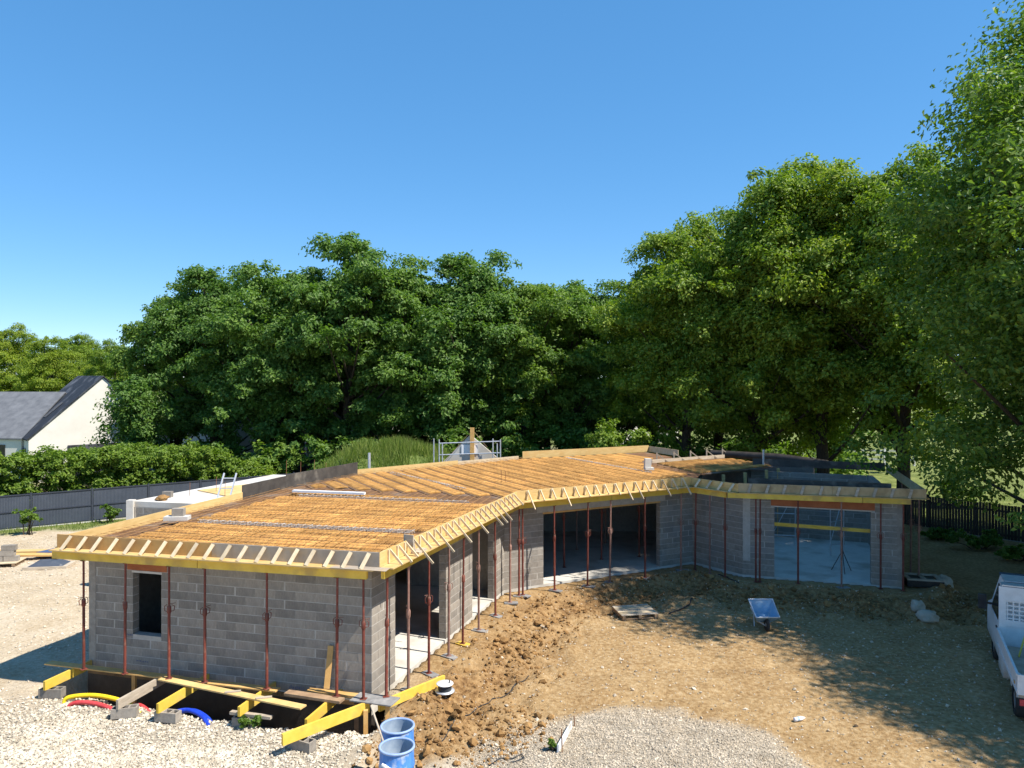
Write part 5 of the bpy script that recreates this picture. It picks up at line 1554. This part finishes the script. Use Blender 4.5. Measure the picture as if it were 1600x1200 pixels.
# lower grey roofed wing left of it
ap2 = V2(-33.5, 55.5)
hs2, r2, w2, pn2, ax2 = house_gable('neighbour_house', 'low cream wing with a pale grey slate roof at the left edge', ap2, (-0.995, 0.1, 0), 4.2, 2.7, 5.75, 12.0, M['render'], M['slate2'])
q0_ = ap2 - pn2 * 4.2
for sgn in (-1, 1):
    q0_ = ap2 + pn2 * 4.2 * sgn
    if q0_.y < ap2.y:
        for u in (1.2, 4.6, 8.0):
            p = q0_ + ax2 * u + pn2 * sgn * 0.03
            part('window', MB().bar((p.x, p.y, 1.6), ((p + ax2 * 1.6).x, (p + ax2 * 1.6).y, 1.6), 0.05, 1.3), M['glass'], w2)
house_gable('neighbour_house', 'pale house glimpsed between the trunks of the left trees', V2(-28.5, 66), (0.5, 0.86, 0), 4.2, 3.0, 6.4, 10.0, M['render'], M['slate'])
house_gable('neighbour_house', 'cream house hidden far behind the middle trees', V2(-19.5, 70), (0.95, 0.3, 0), 3.6, 3.6, 6.6, 9.0, M['render'], M['slate'])
house_gable('neighbour_house', 'small pale house far behind the gap of the rear trees', V2(9.5, 82), (0.9, 0.3, 0), 3.5, 2.6, 5.0, 8.0, M['render'], M['slate'])

# ------------------------------------------------------------------ right: dark wooden fence, far rail fence
wf = [V2(15.2, 41.2), V2(19.8, 35.4), V2(22.3, 32.4), V2(26.0, 28.0)]
k_ = 0
wfence = thing('wooden_fence', 'dark vertical slat fence in the shade on the right', 'fence', (19.8, 35.4, -0.35))
slat_me = mesh_of(MB().box((0, 0, 0.80), (0.111, 0.02, 1.6)), name='slat'); slat_me.materials.append(M['woodfence'])
for P_, Q_ in zip(wf[:-1], wf[1:]):
    d_ = (Q_ - P_); L_ = d_.length; d_.normalize(); ang_ = math.atan2(d_.y, d_.x)
    s = 0.0
    while s < L_ - 0.05:
        q = P_ + d_ * s
        o = bpy.data.objects.new('slat', slat_me); col.objects.link(o); o.parent = wfence
        o.location = (q.x - 19.8, q.y - 35.4, random.uniform(-0.02, 0.02)); o.rotation_euler = (0, 0, ang_)
        s += 0.125
    rl = MB()
    nrm_ = Vector((-d_.y, d_.x, 0)) * 0.04
    for z in (0.25, 1.3):
        rl.bar((P_.x + nrm_.x, P_.y + nrm_.y, z - 0.35), (Q_.x + nrm_.x, Q_.y + nrm_.y, z - 0.35), 0.05, 0.09)
    part('rail', rl, M['woodfence'], wfence)
    kb = MB()
    kb.bar((P_.x, P_.y, -0.42), (Q_.x, Q_.y, -0.42), 0.08, 0.3)
    part('kerb_board', kb, M['block_far'], wfence)
    s = 0
    while s < L_:
        q = P_ + d_ * s + nrm_ * 2
        part('post', MB().box((q.x, q.y, 0.45), (0.1, 0.1, 1.75)), M['woodfence'], wfence)
        s += 2.0
rf_ = thing('rail_fence', 'pale rail fence far away under the right trees', 'fence', (26, 62, -0.3))
for k in range(6):
    x = 21.5 + 2.2 * k
    part('post', MB().box((x, 62 - 0.4 * k, 0.4), (0.14, 0.14, 1.5)), M['white'], rf_)
for z in (0.25, 0.6, 0.95):
    part('rail', MB().bar((21.5, 62, z), (32.5, 60, z), 0.05, 0.12), M['white'], rf_)

# ------------------------------------------------------------------ foliage
def leaf_mesh(name, cen, nrm, size, mat, aspect=0.62):
    n = len(cen)
    nrm = nrm / (np.linalg.norm(nrm, axis=1, keepdims=True) + 1e-9)
    r = rng.normal(0, 1, (n, 3))
    u = np.cross(nrm, r); u /= (np.linalg.norm(u, axis=1, keepdims=True) + 1e-9)
    v = np.cross(nrm, u)
    s = size[:, None]
    bend = nrm * s * 0.18
    a = cen - u * s * 0.5; b = cen + v * s * aspect * 0.5 + bend * 0.5; c = cen + u * s * 0.5 - bend; d = cen - v * s * aspect * 0.5 + bend * 0.5
    verts = np.stack([a, b, c, d], 1).reshape(-1, 3)
    faces = np.arange(4 * n).reshape(n, 4)
    me = np_mesh(name, verts, faces)
    me.materials.append(mat)
    return me
def sphere_dirs(n):
    v = rng.normal(0, 1, (n, 3))
    return v / np.linalg.norm(v, axis=1, keepdims=True)
def crown_points(clumps, radii, per, size, updir=0.45, flat=0.75, outward=None):
    cs, ns, ss = [], [], []
    for c, r, k in zip(clumps, radii, per):
        ks = max(5, int(k / 26))
        sd_ = sphere_dirs(ks)
        sd_[:, 2] = np.where(sd_[:, 2] < -0.35, -sd_[:, 2], sd_[:, 2])
        sp = c + sd_ * (r * rng.uniform(0.45, 1.25, (ks, 1))) * np.array([1, 1, flat])
        w_ = rng.integers(0, ks, k)
        off = np.clip(rng.normal(0, 1, (k, 3)), -1.7, 1.7) * np.array([0.24, 0.24, 0.16]) * r
        p = sp[w_] + off
        d = p - c
        d = d / (np.linalg.norm(d, axis=1, keepdims=True) + 1e-6)
        cs.append(p); ns.append(d * 0.8 + np.array([0, 0, updir]) + rng.normal(0, 0.36, (k, 3)))
        ss.append(size * rng.uniform(0.65, 1.3, k))
    return np.concatenate(cs), np.concatenate(ns), np.concatenate(ss)
def make_tree_meshes(tag_, R, Hc, z0, n_cl, per, leaf, mat, seed, skirt=12):
    """crown of clumps inside an egg of radius R from z0 to z0+Hc, and its limbed trunk"""
    rg = np.random.default_rng(seed)
    cl, rad = [], []
    i = 0
    while len(cl) < n_cl:
        d = rg.normal(0, 1, 3); d /= np.linalg.norm(d)
        f = rg.uniform(0.12, 1.0) ** 0.38
        zrel = 0.5 + 0.5 * d[2] * f
        wid = (1.0 - 0.55 * max(0, zrel - 0.45) ** 1.3 / 0.55 ** 1.3 * 0.8) * (0.72 + 0.28 * min(1, zrel / 0.25))
        lob = 1 + 0.16 * math.sin(3 * math.atan2(d[1], d[0]) + seed) + 0.10 * math.sin(5 * math.atan2(d[1], d[0]) + 2 * seed + 4 * zrel)
        p = np.array([d[0] * f * R * wid * lob, d[1] * f * R * wid * lob, z0 + Hc * (0.04 + 0.92 * zrel)])
        cl.append(p); rad.append(rg.uniform(0.105, 0.225) * R * (1.0 if f > 0.75 else 1.25))
    for k in range(skirt):
        a = rg.uniform(0, 2 * math.pi); f = rg.uniform(0.55, 1.05)
        cl.append(np.array([R * f * math.cos(a), R * f * math.sin(a), z0 + rg.uniform(0.0, 0.26) * Hc])); rad.append(rg.uniform(0.11, 0.19) * R)
    per_l = [int(per * (r / (0.19 * R)) ** 2) for r in rad]
    c, n, s = crown_points(cl, rad, per_l, leaf)
    # stray twigs outside the clumps
    k = int(0.05 * len(c))
    ii = rg.integers(0, len(c), k)
    c2 = c[ii] + rg.normal(0, 0.012 * R, (k, 3))
    c = np.concatenate([c, c2]); n = np.concatenate([n, rg.normal(0, 1, (k, 3))]); s = np.concatenate([s, s[ii] * 0.9])
    cm = leaf_mesh('crown', c, n, s, mat)
    tr = MB()
    top = z0 + Hc * 0.72
    pts = [(0.25 * math.sin(k * 1.3 + seed) * k / 7, 0.25 * math.cos(k * 1.7 + seed) * k / 7, -0.6 + (top + 0.6) * k / 7) for k in range(8)]
    r0 = 0.045 * R + 0.12
    tr.tube(pts, [r0 * (1.25 if k == 0 else 1 - 0.11 * k) for k in range(8)], 9)
    for q in [cl[j] for j in rg.integers(0, len(cl), 26)]:
        zb = max(z0 * 0.6 + 0.5, q[2] - 0.55 * math.hypot(q[0], q[1]) - 0.8)
        zb = min(zb, top)
        kk = (zb + 0.6) / (top + 0.6) * 7
        i0 = int(min(6, kk)); fr = kk - i0
        b = Vector(pts[i0]).lerp(Vector(pts[i0 + 1]), fr)
        e = Vector(q)
        m_ = b.lerp(e, 0.5) + Vector((0, 0, -0.05 * R))
        tr.tube([b, m_, e], [r0 * 0.34, r0 * 0.2, r0 * 0.06], 5)
    tm = mesh_of(tr, name='trunk'); tm.materials.append(M['bark'])
    return cm, tm
def plant_tree(name, x, y, meshes, scale, rot, label, group, zscale=1.0):
    t = thing(name, label, 'tree', (x, y, -0.3), group, rot)
    t.scale = (scale, scale, scale * zscale)
    for nm, me in (('trunk', meshes[1]), ('crown', meshes[0])):
        o = bpy.data.objects.new(nm, me); col.objects.link(o); o.parent = t
    return t
# middle wood: trees drawn as about 16 m high with crowns from 2.5 m up
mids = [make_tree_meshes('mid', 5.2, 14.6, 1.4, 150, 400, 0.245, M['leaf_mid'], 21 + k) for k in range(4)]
mid_list = [(-25.6, 57.0, 0.92, 0.98), (-22.2, 55.5, 1.0, 1.02), (-16.2, 52.5, 1.0, 1.02), (-11.4, 51.5, 1.06, 1.05), (-7.2, 52.5, 0.98, 1.0), (-3.0, 52.0, 1.03, 1.02), (0.9, 53.0, 0.98, 0.99), (4.2, 54.5, 0.95, 0.97), (7.6, 57.0, 0.93, 0.98)]
names_mid = ['leftmost dark oak of the wood, overhanging the cream gable', 'second oak from the left in the middle wood', 'third oak from the left in the middle wood', 'tallest oak of the middle wood, rising above its neighbours', 'oak right of the tallest one in the middle wood', 'oak straight behind the scaffolded gable', 'oak right of the scaffolded gable', 'second last oak of the middle wood toward the right', 'last oak of the middle wood, in the dip of the tree line']
for i, (x, y, s, zs) in enumerate(mid_list):
    plant_tree('oak_tree', x, y, mids[i % 4], s, i * 1.37, names_mid[i], 'oaks of the middle wood', zs)
back = [(-18.5, 62, 0.95), (-14.0, 61, 1.0), (-9.0, 62, 1.02), (-5.0, 61, 0.98), (-1.0, 62, 1.0), (3.0, 64, 0.98), (11.5, 60, 1.0), (15.5, 56, 1.05), (20.5, 58, 1.0), (25.0, 56, 1.0)]
for i, (x, y, s) in enumerate(back):
    plant_tree('oak_tree', x, y, mids[(i + 2) % 4], s, i * 2.1 + 0.5, 'oak in the second row of the wood, %s from the left' % ORD[i], 'oaks of the second row')
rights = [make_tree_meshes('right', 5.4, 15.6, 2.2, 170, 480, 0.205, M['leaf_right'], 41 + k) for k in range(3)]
right_list = [(11.2, 47.5, 1.03, 0.99, 'yellow green oak at the left end of the right group'), (14.3, 43.5, 1.07, 1.06, 'broad oak left of the two visible trunks on the right'), (17.6, 42.0, 1.08, 1.06, 'tall oak above the garage with a dark trunk'), (20.6, 39.0, 1.06, 1.05, 'tall oak behind the wooden fence on the right')]
for i, (x, y, s, zs, lb) in enumerate(right_list):
    plant_tree('oak_tree', x, y, rights[i % 3], s, i * 1.9, lb, 'oaks of the right group', zs)
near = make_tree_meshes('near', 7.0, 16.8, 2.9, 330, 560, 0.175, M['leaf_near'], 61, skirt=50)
plant_tree('oak_tree', 19.4, 23.4, near, 1.03, 0.4, 'great oak filling the right edge with boughs over the wooden fence', 'near oaks')
plant_tree('oak_tree', 20.2, 15.7, near, 0.82, 2.6, 'oak beside the truck whose crown shades the courtyard', 'near oaks')
plant_tree('oak_tree', 27.0, 27.0, near, 0.92, 4.4, 'oak past the right edge that shades the wooden fence', 'near oaks')
# far trees behind the cream house
far_list = sorted([(-62, 92, 0.80), (-55, 89, 0.72), (-50.5, 95, 0.68), (-45, 84, 0.66), (-40, 90, 0.78), (-58, 99, 0.76)], key=lambda q: q[0] / q[1])
for i, (x, y, s) in enumerate(far_list):
    plant_tree('oak_tree', x, y, rights[i % 3], s, i * 1.1, 'distant green tree beyond the slate roofs, %s from the left' % ORD[i], 'distant trees behind the roofs')

def bush(name, x, y, z, rx, ry, rz, n, leaf, mat, label, cat='bush', group=None, seed=1, ncl=16):
    rg = np.random.default_rng(seed)
    cl, rd = [], []
    for k in range(ncl):
        d = rg.normal(0, 1, 3); d /= np.linalg.norm(d); f = rg.uniform(0.35, 0.95)
        cl.append(np.array([d[0] * rx * f * 0.8, d[1] * ry * f * 0.8, rz * (0.5 + 0.42 * d[2] * f)])); rd.append(rg.uniform(0.25, 0.42) * min(rx, rz))
    c, nn, s = crown_points(cl, rd, [n // ncl] * ncl, leaf, flat=0.9)
    c[:, 2] = np.maximum(c[:, 2], 0.02)
    t = thing(name, label, cat, (x, y, z), group)
    me = leaf_mesh('foliage', c, nn, s, mat)
    o = bpy.data.objects.new('foliage', me); col.objects.link(o); o.parent = t
    stm = MB()
    for k in range(5):
        q = cl[k]
        stm.tube([(0.1 * k - 0.2, 0.05, -0.1), (q[0] * 0.5, q[1] * 0.5, q[2] * 0.5), tuple(q)], [0.03, 0.02, 0.008], 5)
    part('stem', stm, M['bark'], t, True)
    return t
# clipped hedge behind the steel fence: one continuous run
hp = fp0 + Vector((-fd.y, fd.x, 0)) * 2.0
ncl = 480; cl = []; rd = []
for k in range(ncl):
    u = rng.uniform(-11, 10.2); v = rng.uniform(-0.9, 1.7); zz = min(2.72, rng.uniform(0.2, 3.4)) - 0.45 * max(0, (u - 8))
    q = hp + fd * u + Vector((-fd.y, fd.x, 0)) * v
    cl.append(np.array([q.x, q.y, zz])); rd.append(rng.uniform(0.42, 0.58))
c, nn, s = crown_points(cl, rd, [260] * ncl, 0.16, flat=0.95)
t = thing('hedge', 'bright green hedge standing behind the steel fence', 'hedge', (hp.x, hp.y, -0.3))
me = leaf_mesh('foliage', c - np.array([hp.x, hp.y, -0.3]), nn, s, M['leaf_hedge'])
o = bpy.data.objects.new('foliage', me); col.objects.link(o); o.parent = t
stm = MB()
for k in range(10):
    q = hp + fd * (-9 + 2 * k)
    stm.tube([(q.x, q.y, -0.5), (q.x + 0.1, q.y, 0.8), (q.x - 0.1, q.y + 0.1, 2.2)], [0.06, 0.05, 0.02], 5)
part('stem', stm, M['bark'], t)
q = hp + fd * 11.2
bush('shrub', q.x, q.y, -0.3, 1.7, 1.6, 2.6, 4200, 0.17, M['leaf_hedge'], 'leafy shrub closing the right end of the hedge', 'shrub', seed=3)
bush('shrub', (966 - 800) / F * 40.8, 40.8, -0.3, 2.0, 1.5, 5.9, 9000, 0.18, M['leaf_hedge'], 'light green bush behind the far rear deck', 'shrub', seed=5, ncl=26)
bush('shrub', -25.0, 49.5, -0.3, 2.7, 2.0, 7.6, 11000, 0.22, M['leaf_mid'], 'loose dark shrub before the cream gable', 'shrub', seed=6, ncl=60)
# undergrowth in the shade of the trees
for i, (x, y, rx, rz) in enumerate(((-19, 48.5, 2.4, 2.6), (-15.2, 47.5, 2.6, 3.2), (-11, 48, 2.8, 3.4), (-7.2, 48.5, 2.6, 3.4), (-3.4, 48, 2.8, 3.4), (0.4, 47.5, 2.6, 3.4), (4.6, 48.5, 2.8, 3.6), (8.6, 49, 2.6, 3.4), (11.6, 48.5, 2.4, 3.2), (15.2, 49.5, 2.6, 3.0), (18.4, 50.5, 2.4, 2.6), (22.0, 49.5, 2.4, 2.6))):
    bush('shrub', x, y, -0.3, rx, 1.6, rz, 2600, 0.30, M['leaf_mid'], 'dark undergrowth shrub at the foot of the wood, %s from the left' % ORD[i], 'shrub', 'undergrowth shrubs', seed=20 + i)
for i, (px, py, rx, rz) in enumerate(((1470, 842, 1.3, 0.5), (1532, 858, 1.7, 0.7), (1596, 876, 1.5, 0.55))):
    q = W(px, py, -0.3)
    bush('shrub', q.x, q.y, gz(q.x, q.y), rx, 1.1, rz, 2200, 0.16, M['leaf_mid'], 'low shaded shrub before the wooden fence, %s from the left' % ORD[i], 'shrub', 'shrubs before the wooden fence', seed=40 + i)
bush('shrub', 24.3, 40.5, -0.3, 1.4, 1.3, 2.4, 2600, 0.18, M['leaf_bush'], 'sunlit shrub behind the left end of the wooden fence', 'shrub', seed=50)
for i, (px, py, r_) in enumerate(((43, 838, 0.75), (172, 815, 0.6))):
    q = W(px, py, -0.2)
    bush('weed', q.x, q.y, gz(q.x, q.y), r_ * 0.75, r_ * 0.7, r_ * 1.7, 900, 0.12, M['leaf_bush'], 'tall weed at the foot of the steel fence, %s' % ('left one' if i == 0 else 'right one'), 'weed', 'weeds at the fence', seed=60 + i, ncl=9)
q = W(862, 1170, -0.1)
bush('weed', q.x, q.y, gz(q.x, q.y), 0.16, 0.14, 0.22, 260, 0.06, M['leaf_bush'], 'small green weed beside the pale board', 'weed', seed=63, ncl=6)
q = on_wall(A, B, 5.2, 1.25)
bush('weed', q.x, q.y, gz(q.x, q.y), 0.45, 0.2, 0.25, 420, 0.07, M['leaf_bush'], 'green weeds at the trench edge before the front wall', 'weed', seed=64, ncl=8)

def blades(name, xy, zf, h, mat, label):
    n = len(xy)
    a = rng.uniform(0, 2 * np.pi, n); hh = h * rng.uniform(0.5, 1.3, n)
    z = zf(xy[:, 0], xy[:, 1])
    w_ = 0.012 + 0.02 * h
    dx, dy = np.cos(a) * w_, np.sin(a) * w_
    lx, ly = rng.normal(0, 0.3, n) * hh, rng.normal(0, 0.3, n) * hh
    v = np.stack([np.stack([xy[:, 0] - dx, xy[:, 1] - dy, z - 0.02], 1), np.stack([xy[:, 0] + dx, xy[:, 1] + dy, z - 0.02], 1), np.stack([xy[:, 0] + lx, xy[:, 1] + ly, z + hh], 1)], 1).reshape(-1, 3)
    me = np_mesh(name, v, np.arange(3 * n).reshape(n, 3)); me.materials.append(mat)
    o = bpy.data.objects.new(name, me); col.objects.link(o)
    return tag(o, label, 'grass', kind='stuff')
# grassy earth mound beyond the roof
mc = (-6.9, 42.0)
def mound_z(x, y):
    r2 = ((x - mc[0]) / 5.2) ** 2 + ((y - mc[1]) / 4.0) ** 2
    return -0.35 + 3.55 * np.clip(1 - r2, 0, 1) ** 0.75 * (0.92 + 0.16 * vnoise(x, y, 0.6, 77))
mg = np.linspace(-1, 1, 41)
MX, MY = np.meshgrid(mc[0] + 5.4 * mg, mc[1] + 4.2 * mg)
MZ = mound_z(MX, MY)
ii = np.arange(41 * 41).reshape(41, 41)
mm = np_mesh('mound', np.stack([MX.ravel(), MY.ravel(), MZ.ravel()], 1), np.stack([ii[:-1, :-1], ii[:-1, 1:], ii[1:, 1:], ii[1:, :-1]], -1).reshape(-1, 4), True)
mm.materials.append(noisy('mound_turf', (0.08, 0.12, 0.03), (0.17, 0.21, 0.055), 2.0, 0.95, 0.4, 12))
mo = bpy.data.objects.new('mound', mm); col.objects.link(mo); mo['kind'] = 'structure'
r_ = np.sqrt(rng.uniform(0, 1, 16000)); a_ = rng.uniform(0, 2 * np.pi, 16000)
xy = np.stack([mc[0] + 5.1 * r_ * np.cos(a_), mc[1] + 3.9 * r_ * np.sin(a_)], 1)
blades('mound_grass', xy, lambda x, y: mound_z(x, y) - 0.25 * (vnoise(x, y, 1.1, 5) < 0.4), 0.55, M['grass'], 'tall grass covering the earth mound')
xy = sample(26000, -30, -8, 27, 37, lambda x, y: (kinds(x, y)[2] > 0.4) * 0.8)
blades('yard_grass', xy, ground_z, 0.16, M['grass'], 'rough grass along the foot of the steel fence')
xy = sample(14000, 14, 32, 24.5, 46, lambda x, y: (kinds(x, y)[2] > 0.5) * 0.6)
blades('lawn_grass', xy, ground_z, 0.12, M['grass'], 'grass under the trees and beyond the wooden fence')
print('blocks', NB[0], 'infill', NI[0])
